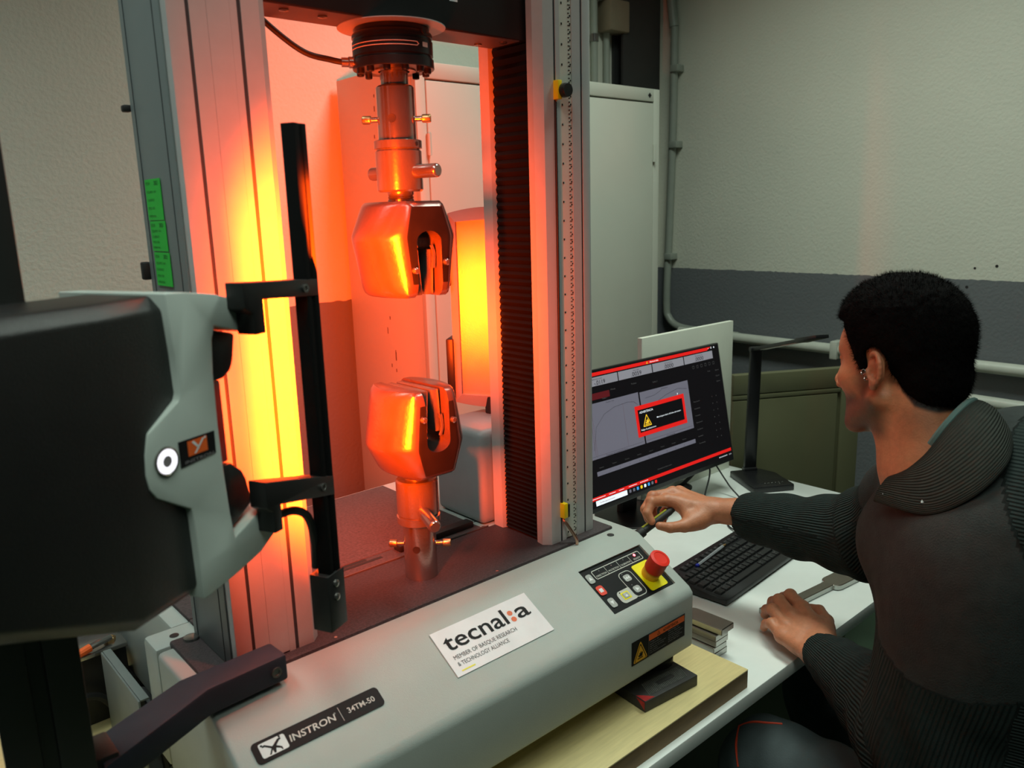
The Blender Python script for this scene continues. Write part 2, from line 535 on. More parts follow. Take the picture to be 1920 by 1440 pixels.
for nm, x, y, mm, w, h in (('up', 0.217, -0.0545, M_GREYK, 0.0125, 0.0175), ('stop', 0.2192, -0.0795, M_REDK, 0.0145, 0.0180), ('down', 0.2205, -0.1055, M_GREYK, 0.0125, 0.0175),
                           ('rw', 0.2825, -0.0795, M_GREYK, 0.0150, 0.0125), ('play', 0.2832, -0.1035, M_GREYK, 0.0150, 0.0125)):
    k = MB(SL).prism([(p[0], p[1], Z1 + 0.0004) for p in rrpts(x - w / 2, y - h / 2, x + w / 2, y + h / 2, 0.004)], (0, 0, 0.0009)).build('key', mm, CP)
    s = MB(SL)
    zz = Z1 + 0.0015
    if nm == 'up':
        s.poly2d([(x - 0.0038, y - 0.0028), (x + 0.0038, y - 0.0028), (x, y + 0.0038)], zz)
    elif nm == 'down':
        s.poly2d([(x - 0.0038, y + 0.0028), (x, y - 0.0038), (x + 0.0038, y + 0.0028)], zz)
    elif nm == 'stop':
        s.quad2d(x - 0.0037, y - 0.0035, x + 0.0037, y + 0.0035, zz)
    elif nm == 'play':
        s.poly2d([(x - 0.003, y - 0.0035), (x + 0.0042, y), (x - 0.003, y + 0.0035)], zz)
    else:
        s.quad2d(x - 0.0055, y - 0.003, x - 0.0042, y + 0.003, zz)
        for q in (-0.0040, 0.0006):
            s.poly2d([(x + q, y), (x + q + 0.0044, y - 0.003), (x + q + 0.0044, y + 0.003)], zz)
    s.build('symbol', M_WHITE, k)
x, y = 0.2545, -0.1045
k = MB(SL)
k.frame2d(rrpts(x - 0.0085, y - 0.0068, x + 0.0085, y + 0.0068, 0.001), rrpts(x - 0.0060, y - 0.0045, x + 0.0060, y + 0.0045, 0.0006), Z1 + 0.0005)
k.build('lock_key_border', M_YELLOWL, CP)
k = MB(SL).prism([(p[0], p[1], Z1 + 0.0004) for p in rrpts(x - 0.0060, y - 0.0045, x + 0.0060, y + 0.0045, 0.0008)], (0, 0, 0.0009)).build('key', M_GREYK, CP)
s = MB(SL)
s.quad2d(x - 0.0023, y - 0.0028, x + 0.0023, y + 0.0006, Z1 + 0.0015)
s.frame2d(rrpts(x - 0.0032, y + 0.0004, x + 0.0008, y + 0.0034, 0.001), rrpts(x - 0.0026, y + 0.0004, x + 0.0002, y + 0.0028, 0.0008), Z1 + 0.0015)
s.build('symbol', M_WHITE, k)
for x, y, mm in ((0.244, -0.0475, M_INKG), (0.274, -0.0475, M_INKG), (0.3035, -0.0475, M_INKG), (0.3325, -0.0480, M_LEDR), (0.2785, -0.070, M_INKG), (0.2800, -0.0935, M_INKG), (0.2465, -0.0965, M_INK)):
    r = 0.0024 if mm is M_LEDR else 0.0010
    MB(SL).lathe([(r, 0), (r, 0.0006), (r * 0.5, 0.001)], (x, y, Z1 + 0.0002), (0, 0, 1), 12).build('indicator_led', mm, CP)
bb = MB(SL)
bb.prism([(p[0], p[1], Z1) for p in rrpts(0.3060, -0.1185, 0.3480, -0.0645, 0.004)], (0, 0, 0.0012))
YP = bb.build('yellow_plate', M_YELLOWL, CP)
# emergency stop stands on the panel
ES = MB(SL).lathe([(0.0150, 0), (0.0155, 0.002), (0.0150, 0.010), (0.0135, 0.013), (0.0125, 0.0135)], (0.3275, -0.0915, Z1 + 0.001), (0, 0, 1), 36).build('emergency_stop_collar', M_AMBER, TM)
MB(SL).lathe([(0.0125, 0.0125), (0.0158, 0.015), (0.0165, 0.018), (0.0165, 0.038), (0.0172, 0.040), (0.0168, 0.0425), (0.012, 0.0435), (0.0115, 0.0428), (0.0, 0.0425)], (0.3275, -0.0915, Z1 + 0.001), (0, 0, 1), 36).build('mushroom_button', M_REDM, ES)

# stickers on the sloping front
ST = MB(SL)
ST.prism([(-0.087, -0.1035, 0.0008), (0.0915, -0.1035, 0.0008), (0.0895, -0.031, 0.0008), (-0.087, -0.031, 0.0008)], (0, 0, 0.0006))
ST = ST.build('logo_sticker', M_STICK, TM)
bb = MB(SL)
z = 0.0017
bb.text('tecnal', -0.0765, -0.0655, 0.036, z, 0, 0.012, fit=0.112)
bb.text('a', 0.0520, -0.0655, 0.036, z, 0, 0.012, fit=0.0245)
bb.text('MEMBER OF BASQUE RESEARCH', -0.0765, -0.0800, 0.0088, z, 0, 0.0, fit=0.113)
bb.text('& TECHNOLOGY ALLIANCE', -0.0765, -0.0905, 0.0088, z, 0, 0.0, fit=0.091)
bb.build('lettering', M_INK, ST)
bb = MB(SL)
for y in (-0.0515, -0.0625):
    bb.poly2d([(0.0445 + 0.0046 * math.cos(a * math.pi / 10), y + 0.0042 * math.sin(a * math.pi / 10)) for a in range(20)], z)
bb.build('colon_dots', M_ORANGE, ST)
MB(SL).quad2d(-0.0765, -0.0985, -0.0535, -0.0965, z).build('yellow_underline', M_YELLOWL, ST)

IL = MB(SL).prism([(p[0], p[1], 0.0008) for p in rrpts(-0.3600, -0.0915, -0.1930, -0.0650, 0.0055)], (0, 0, 0.0009)).build('maker_plate', M_INK, TM)
bb = MB(SL)
z = 0.0020
bb.text('INSTRON', -0.3180, -0.0828, 0.0118, z, 0, 0.014, fit=0.0600, shear=0.12)
bb.quad2d(-0.2503, -0.0880, -0.2497, -0.0690, z)
bb.text('34TM-50', -0.2410, -0.0820, 0.0100, z, 0, 0.010, fit=0.0375)
bb.text('®', -0.2575, -0.0755, 0.0030, z)
bb.build('lettering', M_SILVER, IL)
LB = MB(SL).rrect(-0.3525, -0.0872, -0.3205, -0.0690, 0.0025, z).build('logo_field', M_WHITE, IL)
bb = MB(SL)
z += 0.0003
bb.poly2d([(-0.3485, -0.0730), (-0.3455, -0.0722), (-0.3380, -0.0778), (-0.3300, -0.0722), (-0.3262, -0.0715), (-0.3258, -0.0735), (-0.3290, -0.0748), (-0.3340, -0.0792), (-0.3365, -0.0862), (-0.3385, -0.0862), (-0.3392, -0.0800), (-0.3460, -0.0745), (-0.3490, -0.0748)], z)
bb.poly2d([(-0.3425, -0.0862), (-0.3375, -0.0795), (-0.3300, -0.0838), (-0.3295, -0.0862), (-0.3280, -0.0862), (-0.3282, -0.0828), (-0.3355, -0.0770), (-0.3385, -0.0775), (-0.3445, -0.0862)], z + 0.0001)
for cx, cy in ((-0.3490, -0.0720), (-0.3268, -0.0703)):
    bb.poly2d([(cx + 0.0014 * math.cos(a * math.pi / 6), cy + 0.0012 * math.sin(a * math.pi / 6)) for a in range(12)], z)
bb.build('emblem', M_INK, IL)

# warning label on the vertical front
FR = frame((0, -0.1744, 0), (1, 0, 0), (0, 0, 1))
WL = MB(FR).prism([(0.2195, -0.1495, 0), (0.3550, -0.1495, 0), (0.3550, -0.1095, 0), (0.2195, -0.1095, 0)], (0, 0, 0.0006)).build('warning_label', M_INK, TM)
MB(FR).quad2d(0.2610, -0.1220, 0.3530, -0.1115, 0.0008).build('orange_band', M_ORANGE, WL)
bb = MB(FR)
bb.text('ADVERTENCIA', 0.2965, -0.1195, 0.0070, 0.0010, 0, 0.012, fit=0.040)
bb.add([(0.2815, -0.1198, 0.0010), (0.2895, -0.1198, 0.0010), (0.2855, -0.1128, 0.0010), (0.2830, -0.1190, 0.0010), (0.2880, -0.1190, 0.0010), (0.2855, -0.1142, 0.0010)], [(0, 1, 4, 3), (1, 2, 5, 4), (2, 0, 3, 5)])
bb.build('lettering', M_INK, WL)
bb = MB(FR)
bb.frame2d([(0.2605, -0.1490), (0.3545, -0.1490), (0.3545, -0.1100), (0.2605, -0.1100)], [(0.2610, -0.1486), (0.3540, -0.1486), (0.3540, -0.1104), (0.2610, -0.1104)], 0.0009)
rows = [(-0.1262, ('Peligro de', 'Mantenga las')), (-0.1302, ('aplastamiento', 'manos alejadas')), (-0.1342, ('Partes en movimiento', 'durante el ensayo')), (-0.1378, ('No tocar la zona', 'Lea el manual')), (-0.1414, ('de ensayo', 'de instrucciones')), (-0.1450, ('con la prensa activa', 'antes del uso'))]
for y, (a, b2) in rows:
    bb.text(a, 0.2635, y, 0.0032, 0.0009, 0, 0.004, fit=min(0.040, 0.0022 * len(a)))
    bb.text(b2, 0.3100, y + 0.0010, 0.0032, 0.0009, 0, 0.004, fit=min(0.040, 0.0023 * len(b2)))
bb.build('small_print', M_INKG, WL)


def tri_sign(mx, x, y, w, h, z, mname, parent, ink):
    o = MB(mx).poly2d(rtri(x, y, w, h, 0.12), z).build('warning_triangle', mname, parent)
    b = MB(mx)
    b.frame2d(rtri(x, y + h * 0.03, w * 0.86, h * 0.86, 0.12), rtri(x, y + h * 0.035, w * 0.76, h * 0.76, 0.12), z + 0.0002)
    c = y + h * 0.12
    b.poly2d([(x - w * .20, c), (x + w * .16, c), (x + w * .16, c + h * .05), (x - w * .20, c + h * .05)], z + 0.0002)
    b.poly2d([(x - w * .10, c + h * .08), (x + w * .12, c + h * .08), (x + w * .16, c + h * .24), (x + w * .10, c + h * .33), (x + w * .06, c + h * .24), (x + w * .02, c + h * .36), (x - w * .02, c + h * .25), (x - w * .08, c + h * .30), (x - w * .06, c + h * .20), (x - w * .16, c + h * .16)], z + 0.0002)
    b.build('crush_symbol', ink, o if not o.parent or not o.parent.parent else parent)
    return o


def rtri(x, y, w, h, r):
    P = [(x - w / 2, y), (x + w / 2, y), (x, y + h)]
    Q = []
    for i in range(3):
        p, a, b2 = Vector(P[i]), Vector(P[i - 1]), Vector(P[(i + 1) % 3])
        p1 = p + (a - p) * r
        p2 = p + (b2 - p) * r
        for k in range(4):
            t_ = k / 3
            Q.append(tuple(p1 * (1 - t_) ** 2 + p * 2 * t_ * (1 - t_) + p2 * t_ * t_))
    return Q


tri_sign(FR, 0.2400, -0.1470, 0.0360, 0.0345, 0.0009, M_AMBER, WL, M_INK)

# dark table plate, rear housing
MB().box(-0.3617, 0.3557, -0.0170, 0.1410, -0.012, 0.0).build('table_plate', M_PLATE, TM, bevel=0.0035)
for x, y in ((-0.195, -0.0105), (0.09, -0.0105), (-0.345, 0.12)):
    MB().lathe([(0.0022, 0), (0.0022, 0.0004)], (x, y, 0.0001), (0, 0, 1), 12).build('plate_screw', M_STEEL, TM)
MB().lathe([(0.011, 0), (0.010, 0.003), (0.006, 0.004)], (-0.337, 0.125, 0), (0, 0, 1), 20).build('plate_screw', M_STEEL, TM)
bb = MB()
bb.box(-0.3817, 0.3817, 0.1345, 0.186, -0.180, -0.004)
bb.box(-0.345, 0.3817, 0.1850, 0.485, -0.180, -0.0042)
rear = bb.build('rear_housing', M_HOOD, TM, bevel=0.006)
MB().box(-0.320, 0.187, 0.180, 0.467, -0.006, 0.001).build('rear_mat', M_FELT, TM, bevel=0.002)
MB().box(-0.320, 0.187, 0.1425, 0.179, -0.006, 0.0005).build('slotted_rail', M_FELT, TM, bevel=0.001)
for x0, x1, y in ((-0.30, -0.01, 0.164), (-0.12, -0.035, 0.1735)):
    MB().box(x0, x1, y - 0.0035, y + 0.0035, 0.0, 0.0009).build('slot', M_RUBBER, TM)
MB().box(-0.322, 0.20, 0.1412, 0.1424, -0.006, 0.0012).build('edge_strip', M_STEEL2, TM)
bb = MB()
bb.box(0.02, 0.178, 0.155, 0.176, 0.0, 0.012)
bb.build('cable_duct', M_RUBBER, TM, bevel=0.003)
for p in ((0.196, 0.148), (0.330, -0.034), (-0.3490, 0.157)):
    zz = -0.0038 if p[1] > 0.1 else -0.0048
    MB().lathe([(0.0062, 0), (0.0062, 0.0006), (0.005, 0.0009)], (p[0], p[1], zz), (0, 0, 1), 20).build('hole_plug', M_RUBBER, TM)
for x in (-0.34, 0.345):
    for y in (-0.115, 0.42):
        MB().lathe([(0.036, 0), (0.036, 0.03), (0.02, 0.036), (0.02, 0.06)], (x, y, BZ), (0, 0, 1), 28).build('levelling_foot', M_RUBBER, TM)

# columns
CT = 1.30


def column(sg):
    """right column for sg = 1, its mirror for sg = -1; outline in plan, extruded up"""
    x = lambda a: sg * a
    pts = [(0.2100, 0.0113), (0.2213, 0.0)]
    for a, b2, d in ((0.2425, 0.2472, 0.014), (0.3005, 0.3047, 0.010)):
        pts += [(a, 0.0), (a, d), (b2, d), (b2, 0.0)]
        if a < 0.25:
            pts += [(0.2556, 0.0), (0.2556, 0.0028), (0.2818, 0.0028), (0.2818, 0.0)]
    pts += [(0.3190, 0.0), (0.3240, 0.002), (0.3260, 0.007), (0.3260, 0.139), (0.2130, 0.139), (0.2130, 0.1165), (0.2210, 0.1140), (0.2300, 0.1140), (0.2300, 0.0270), (0.2130, 0.0270)]
    c = MB().prism([(x(a), b2, 0.0) for a, b2 in pts], (0, 0, CT)).build('column', M_COLM, TM, bevel=0.0)
    for a, b2, d in ((0.2425, 0.2472, 0.0138), (0.3005, 0.3047, 0.0098)):
        MB().box(min(x(a), x(b2)), max(x(a), x(b2)), 0.0012, d, 0.0005, CT).build('groove_strip', M_GROOVE, c)
    xs = sorted((x(0.2558), x(0.2816)))
    if sg > 0:
        ru = MB().box(xs[0], xs[1], 0.0008, 0.0030, 0.002, CT).build('ruler', M_RULER, c)
        b = MB()
        zz = 0.01
        k = 0
        while zz < CT - 0.02:
            b.quad2d(0, 0, 0, 0) if False else None
            b.box(0.2745, 0.2745 + (0.0034 if k % 5 else 0.005), 0.0003, 0.0008, zz, zz + 0.0011)
            if k % 2 == 0:
                b.box(0.2782, 0.2802, 0.0003, 0.0008, zz + 0.002, zz + 0.0042)
            if k % 5 == 0:
                b.box(0.2600, 0.2622, 0.0003, 0.0008, zz, zz + 0.0030)
            zz += 0.0058
            k += 1
        o = b.build('ruler_mark', M_INK, ru)
        o['kind'] = 'stuff'
    else:
        MB().box(xs[0], xs[1], -0.0002, 0.0030, 0.002, CT).build('front_cover', M_COLM, c)
    # outer side cover
    xs = sorted((x(0.3262), x(0.3285)))
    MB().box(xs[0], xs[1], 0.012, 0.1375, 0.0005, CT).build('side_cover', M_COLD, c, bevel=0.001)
    xs = sorted((x(0.3285), x(0.3292)))
    for y in (0.030, 0.122):
        MB().box(xs[0], xs[1], y - 0.0006, y + 0.0006, 0.0005, CT).build('side_seam', M_GROOVE, c)
    # pleated bellows in the column slot, squeezed tighter towards the table
    b = MB()
    rings = []
    zz, k = 0.001, 0
    while zz < 0.84:
        o_ = 0.2160 if k % 2 else 0.2225
        rings.append([(x(o_), 0.0275, zz), (x(o_), 0.1150 - (0.0045 if k % 2 else 0), zz)])
        u = zz / 0.84
        zz += 0.0036 + 0.0042 * u
        k += 1
    vs = [p for r_ in rings for p in r_]
    b.add(vs, [(2 * i, 2 * i + 1, 2 * i + 3, 2 * i + 2) for i in range(len(rings) - 1)])
    b.build('bellows', M_BELLOW, c, smooth=0)
    return c


column(1)
CL = column(-1)

# green inspection labels on the outer side of the left column
LS = frame((-0.3294, 0.138, 0), (0, -1, 0), (0, 0, 1))
for z0, z1, y0, y1 in ((0.5195, 0.5970, 0.1150, 0.0655), (0.4935, 0.5185, 0.1085, 0.0570), (0.4760, 0.4925, 0.1120, 0.0590)):
    pass
for k, (z1, z0) in enumerate(((0.599, 0.552), (0.551, 0.516), (0.5145, 0.475))):
    a, b2 = 0.138 - 0.1145 + k * 0.002, 0.138 - 0.0635 + k * 0.002
    g = MB(LS).prism([(a, z0, 0), (b2, z0, 0), (b2, z1, 0), (a, z1, 0)], (0, 0, 0.0006)).build('green_label', M_GREEN, TM)
    b = MB(LS)
    h = z1 - z0
    b.text('FECHA', a + 0.004, z1 - 0.0065, 0.0050, 0.0008, fit=0.013)
    b.text('2021', b2 - 0.020, z1 - 0.0070, 0.0066, 0.0008, 0, 0.015, fit=0.013)
    for q, s in enumerate(('EQUIPO  041', 'CALIBRADO', 'PROX. REV.', 'FIRMA')):
        b.text(s, a + 0.005, z1 - 0.0065 - (q + 1) * (h - 0.008) / 4.2, 0.0040, 0.0008, fit=0.030 if q == 0 else 0.022)
    b.build('lettering', M_GREEND, g)
for z, w in ((0.683, 0.008), (0.491, 0.022)):
    MB().box(-0.336, -0.326, 0.1385, 0.150, z - w / 2, z + w / 2).build('cable_clip', M_RUBBER, TM, bevel=0.002)

# yellow limit stops with black knobs on the right column
for z, tall in ((0.7275, 0.0275), (0.0560, 0.0260)):
    s = MB().box(0.2415, 0.2505, -0.010, 0.010, z - tall / 2, z + tall / 2).build('limit_stop', M_YELLOW, TM, bevel=0.001)
    if z > 0.5:
        MB().lathe([(0.0095, 0), (0.0105, 0.002), (0.0105, 0.010), (0.0095, 0.012), (0, 0.012)], (0.2535, -0.008, z - 0.001), (0, -1, 0), 26).build('knob', M_BLACK, s)
    else:
        MB().box(0.2506, 0.2560, -0.0095, 0.000, z - tall / 2, z + tall / 2 - 0.003).build('knob', M_BLACK, s, bevel=0.001)
MB().cyl((0.2449, -0.001, 0.06), (0.2449, -0.001, 0.71), 0.0018, 8).build('trip_rod', M_RUBBER, TM)
MB().tube([(0.2445, -0.004, 0.040), (0.2460, -0.010, 0.034), (0.2560, -0.018, 0.012), (0.2590, -0.0205, 0.004), (0.2592, -0.021, -0.004)], 0.0028, 10).build('bent_pin', M_COPPER, TM)

# crosshead
CH = MB().box(-0.2235, 0.2235, 0.031, 0.100, 0.7990, 1.02).build('crosshead', M_BLACK, TM, bevel=0.002)
M_UNDER = mat('dark_grey_underside', (0.13, 0.11, 0.11), 0.5)
MB().box(-0.205, 0.205, 0.0335, 0.0985, 0.7975, 0.7992).build('underside_plate', M_UNDER, CH)
MB().lathe([(0.073, 0), (0.073, 0.0012)], (0, 0.0655, 0.7964), (0, 0, 1), 48).build('boss_ring', M_COLM, CH)
for x, y in ((-0.165, 0.050), (-0.187, 0.082), (0.165, 0.082), (0.187, 0.050), (-0.11, 0.055)):
    MB().lathe([(0.006, 0), (0.006, 0.002), (0.003, 0.0028)], (x, y, 0.7975), (0, 0, -1), 14).build('screw', M_STEEL2, CH)
bb = MB(frame((0.08, 0.0306, 0.8395), (1, 0, 0), (0, 0, 1)))
bb.quad2d(-0.006, -0.004, 0.008, 0.03, 0)
bb.build('white_print', M_WHITE, CH)

# ------------------------------------------------------------------ load cell
AX = 0.0655
t = thing('load_cell', 'round black load cell bolted under the crosshead', 'load cell', (0, AX, 0.7964))
c0 = (0, AX, 0)
MB().lathe([(0.030, 0.7962), (0.050, 0.7962), (0.0505, 0.795), (0.0505, 0.790), (0.0535, 0.788), (0.0545, 0.786), (0.0545, 0.7825), (0.0530, 0.7815), (0.0530, 0.7785), (0.0545, 0.7775), (0.0545, 0.7595), (0.0530, 0.7585), (0.0530, 0.7560), (0.0550, 0.7550), (0.0555, 0.7440), (0.0545, 0.7430), (0.024, 0.7430)], c0, seg=64).build('body', M_BLACKM, t)


def arc(z, a0, a1, r, n=30):
    return [(r * math.sin(R(a)), AX + r * math.cos(R(a)), z) for a in np.linspace(a0, a1, n)]


sl = arc(0.7722, 290, 178, 0.0548) + arc(0.7700, 176, 175, 0.0548, 2) + arc(0.7675, 178, 290, 0.0548)
MB().tube(sl, 0.00055, 6, smooth=0).build('slot_outline', M_SILVER, t)
cw = MB(frame((0.0549 * math.sin(R(160)), AX + 0.0549 * math.cos(R(160)), 0.7700), (math.cos(R(160)), -math.sin(R(160)), 0), (0, 0, 1)))
cw.M = frame((0.0552 * math.sin(R(163)), AX + 0.0552 * math.cos(R(163)), 0.7700), (-math.cos(R(163)), math.sin(R(163)), 0), (0, 0, 1))
cw.quad2d(-0.0055, -0.0030, 0.0055, 0.0030, 0).build('capacity_print', M_GREYL, t)
for k in range(12):
    a = R(15 + 30 * k)
    MB().lathe([(0.0050, 0), (0.0050, 0.0055), (0.0042, 0.0065), (0.0028, 0.0065), (0.0028, 0.003)], (0.0465 * math.sin(a), AX + 0.0465 * math.cos(a), 0.7435), (0, 0, -1), 14).build('flange_bolt', M_BLACKM, t)
MB().lathe([(0.030, 0), (0.030, 0.0015), (0.0215, 0.0015), (0.0215, 0.0)], (0, AX, 0.7430), (0, 0, -1), 40).build('flange_face', M_STEEL2, t)
MB().lathe([(0.0045, 0), (0.0045, 0.004)], (0.045 * math.sin(R(165)) * 1.2, AX + 0.0525 * math.cos(R(165)), 0.7875), (math.sin(R(165)), math.cos(R(165)), 0), 14).build('plug_screw', M_RUBBER, t)
d_ = dirv(295)
p0 = Vector((0, AX, 0.7525)) + d_ * 0.054
MB().lathe([(0.0075, 0), (0.0075, 0.006), (0.0062, 0.007), (0.0062, 0.016)], p0, d_, 20).build('cable_socket', M_STEEL, t)
MB().tube([p0 + d_ * 0.014, p0 + d_ * 0.03 + Vector((0, 0, 0.003)), (-0.112, 0.105, 0.7620), (-0.150, 0.112, 0.787), (-0.178, 0.118, 0.815), (-0.20, 0.13, 0.86)], 0.0040, 10).build('cable', M_RUBBER, t)

# ------------------------------------------------------------------ wedge grips


def grip_body(name, zn, sg, parent):
    """zn = neck end, sg = direction of the free end along z"""
    prof_ = [(0.0, 0.0405, 0.052), (0.004, 0.0475, 0.058), (0.0075, 0.0505, 0.061), (0.040, 0.0690, 0.063), (0.046, 0.0720, 0.063), (0.050, 0.0725, 0.063), (0.054, 0.0718, 0.063), (0.112, 0.0590, 0.0625), (0.121, 0.0560, 0.060), (0.127, 0.0525, 0.057), (0.131, 0.0465, 0.051)]
    N = 72
    rings = []
    for t_, a, h in prof_:
        ring = []
        for i in range(N):
            th = 2 * math.pi * i / N
            yy = max(-h, min(h, 0.0735 * math.sin(th)))
            ring.append((a * math.cos(th), AX + yy, zn + sg * t_))
        rings.append(ring)
    o = MB().loft(rings).build(name, M_GRIPF, parent, smooth=28)
    zs = zn + sg * 0.055
    pts = [(0.0205 * math.cos(R(a)), AX - 0.1, zs - sg * 0.0205 * math.sin(R(a)) * 0.72) for a in range(0, 181, 15)]
    pts += [(-0.0205, AX - 0.1, zn + sg * 0.15), (0.0205, AX - 0.1, zn + sg * 0.15)]
    cut_ = MB().prism(pts, (0, 0.2, 0)).build('cut', M_GRIPF)
    boolean(o, cut_)
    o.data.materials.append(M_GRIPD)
    for p in o.data.polygons:  # flat front and back faces take a darker colour than the sides
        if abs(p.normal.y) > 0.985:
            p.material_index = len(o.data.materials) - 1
    return o


def grip(name, label, zn, sg, stem, handle):
    g = thing(name, label, 'wedge grip', (0, AX, stem))
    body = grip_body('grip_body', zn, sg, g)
    for s in (-1, 1):
        z0, z1 = zn + sg * 0.066, zn + sg * 0.1290
        pts = [(s * 0.0185, AX - 0.046, z0), (s * 0.0075, AX - 0.046, z0), (s * 0.0035, AX - 0.046, z1), (s * 0.0150, AX - 0.046, z1)]
        j = MB().prism(pts, (0, 0.092, 0)).build('jaw', M_STEEL2, g, bevel=0.0012)
        MB().tube([(s * 0.0125, AX - 0.049, zn + sg * 0.060), (s * 0.0160, AX - 0.050, zn + sg * 0.072), (s * 0.0145, AX - 0.050, zn + sg * 0.092)], 0.0024, 8).build('spring_clip', M_STEEL, j)
        MB().lathe([(0.0046, 0), (0.0046, 0.005), (0.003, 0.0062), (0, 0.0062)], (s * 0.0262, AX - 0.0625, zn + sg * (0.093 if s < 0 else 0.084)), (0, -1, 0), 14).build('jaw_screw', M_STEEL, g)
    zl0, zl1 = zn - sg * 0.0135, zn - sg * 0.0695
    MB().lathe([(0.0185, zn + sg * 0.001), (0.0185, zn - sg * 0.003), (0.0172, zn - sg * 0.004), (0.0185, zn - sg * 0.006), (0.0172, zn - sg * 0.008), (0.0185, zn - sg * 0.010), (0.0185, zl0)], c0, seg=40).build('threaded_neck', M_STEEL2, g)
    MB().lathe([(0.018, zl0), (0.0300, zl0), (0.0322, zl0 - sg * 0.0025), (0.0322, zl1 + sg * 0.0015), (0.0308, zl1), (0.02, zl1)], c0, seg=56).build('lock_sleeve', M_STEEL2, g)
    zr0, zr1 = zl1 - sg * 0.0015, zl1 - sg * 0.0135
    MB().lathe([(0.022, zl1 + sg * 0.001), (0.0300, zl1), (0.0300, zr0), (0.0332, zr0 - sg * 0.001), (0.0332, zr1 + sg * 0.001), (0.0320, zr1), (0.02, zr1)], c0, seg=56).build('lock_ring', M_STEEL2, g)
    rd = dirv(165)
    MB().lathe([(0.0030, 0), (0.0030, 0.001), (0.0016, 0.001)], Vector((0, AX, (zr0 + zr1) / 2)) + rd * 0.0328, rd, 12).build('set_screw', M_RUBBER, g)
    top = 0.733 if sg < 0 else 0.0
    zt = zr1
    if sg < 0:
        MB().lathe([(0.0190, 0.7430), (0.0190, 0.7245), (0.0245, 0.7225), (0.0264, 0.7205), (0.0264, zt)], c0, seg=48).build('adaptor', M_STEEL, g)
        pz = 0.6795
    else:
        MB().lathe([(0.0253, 0.0002), (0.0253, zt)], c0, seg=48).build('adaptor', M_STEEL, g)
        pz = 0.0520
    pd = dirv(133)
    for s in (-1, 1):
        b0 = Vector((0, AX, pz)) + pd * (s * 0.0245)
        pin = MB().lathe([(0.0036, 0), (0.0036, 0.012)], b0, pd * s, 14).build('locking_pin', M_STEEL, g)
        MB().lathe([(0.0050, 0.011), (0.0058, 0.012), (0.0058, 0.022), (0.0050, 0.0232), (0, 0.0232)], b0, pd * s, 16).build('knurled_knob', M_BRASS, pin)
    hd = dirv(228)
    MB().lathe([(0.0058, 0.0), (0.0058, 0.0006), (0.0040, 0.0004)], Vector((0, AX, pz - 0.001)) + hd * ((0.0264 if sg < 0 else 0.0253) - 0.0002), hd, 18).build('pin_hole', M_RUBBER, g)
    hz, hdeg, l0, l1 = handle
    hv = dirv(hdeg)
    a = Vector((0, AX, hz))
    MB().lathe([(0.0070, -l0 - 0.002), (0.0090, -l0), (0.0094, -l0 + 0.002), (0.0094, l1 - 0.002), (0.0088, l1), (0.0070, l1 + 0.0015), (0, l1 + 0.0015)], a, hv, 26).build('tommy_bar', M_STEEL, g)
    return g


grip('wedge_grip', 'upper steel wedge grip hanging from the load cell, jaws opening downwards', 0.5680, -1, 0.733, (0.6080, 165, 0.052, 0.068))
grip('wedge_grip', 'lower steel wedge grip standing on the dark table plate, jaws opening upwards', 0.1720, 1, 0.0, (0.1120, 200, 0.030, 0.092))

# ------------------------------------------------------------------ optical extensometer on its arm
AFW, AN = Vector((math.sin(R(65)), math.cos(R(65)), 0)), Vector((math.cos(R(65)), -math.sin(R(65)), 0))
A0 = Vector((0, AX, 0))
AV = Matrix(((AFW.x, AN.x, 0, A0.x), (AFW.y, AN.y, 0, A0.y), (0, 0, 1, 0), (0, 0, 0, 1)))   # local (along the view axis, towards the operator, up)
EX = thing('video_extensometer', 'black and grey video extensometer camera in the left foreground with a white lit ring button', 'camera', tuple(A0 + AFW * -0.6 + Vector((0, 0, 0.04))))
M_SHELL = mat('black_textured_shell', (0.012, 0.012, 0.012), 0.34, var=0.1, bump=0.25, bscale=900)
M_FASC = mat('grey_moulded_fascia', (0.52, 0.58, 0.54), 0.42, var=0.02)


def ring_u(u, n0, n1, z0, z1, c=0.012):
    return [(u, n0 + c, z0), (u, n1 - c, z0), (u, n1, z0 + c), (u, n1, z1 - c), (u, n1 - c, z1), (u, n0 + c, z1), (u, n0, z1 - c), (u, n0, z0 + c)]


MB(AV).loft([ring_u(-0.86, -0.030, 0.066, 0.33, 0.480), ring_u(-0.72, -0.036, 0.0735, 0.277, 0.490), ring_u(-0.572, -0.037, 0.0725, 0.214, 0.4895), ring_u(-0.500, -0.037, 0.0625, 0.212, 0.4895)]).build('camera_shell', M_SHELL, EX, bevel=0.003)
fas = [(-0.508, 0.4915), (-0.486, 0.4905), (-0.452, 0.4855), (-0.426, 0.478), (-0.405, 0.470), (-0.4010, 0.466), (-0.4008, 0.447), (-0.404, 0.445), (-0.420, 0.4465), (-0.455, 0.4565), (-0.4595, 0.445), (-0.4625, 0.414), (-0.4635, 0.365), (-0.4625, 0.323), (-0.460, 0.280), (-0.457, 0.254), (-0.410, 0.272), (-0.401, 0.267), (-0.4005, 0.238), (-0.424, 0.2255), (-0.463, 0.217), (-0.495, 0.2125), (-0.503, 0.2115), (-0.5035, 0.245), (-0.5045, 0.290), (-0.506, 0.300), (-0.541, 0.322), (-0.5475, 0.332), (-0.5495, 0.345), (-0.5475, 0.362), (-0.542, 0.379), (-0.506, 0.399), (-0.5035, 0.405), (-0.5045, 0.440)]
FA = MB(AV).prism([(u, -0.058, z) for u, z in fas], (0, 0.1285, 0)).build('fascia', M_FASC, EX, bevel=0.0018, bang=25)
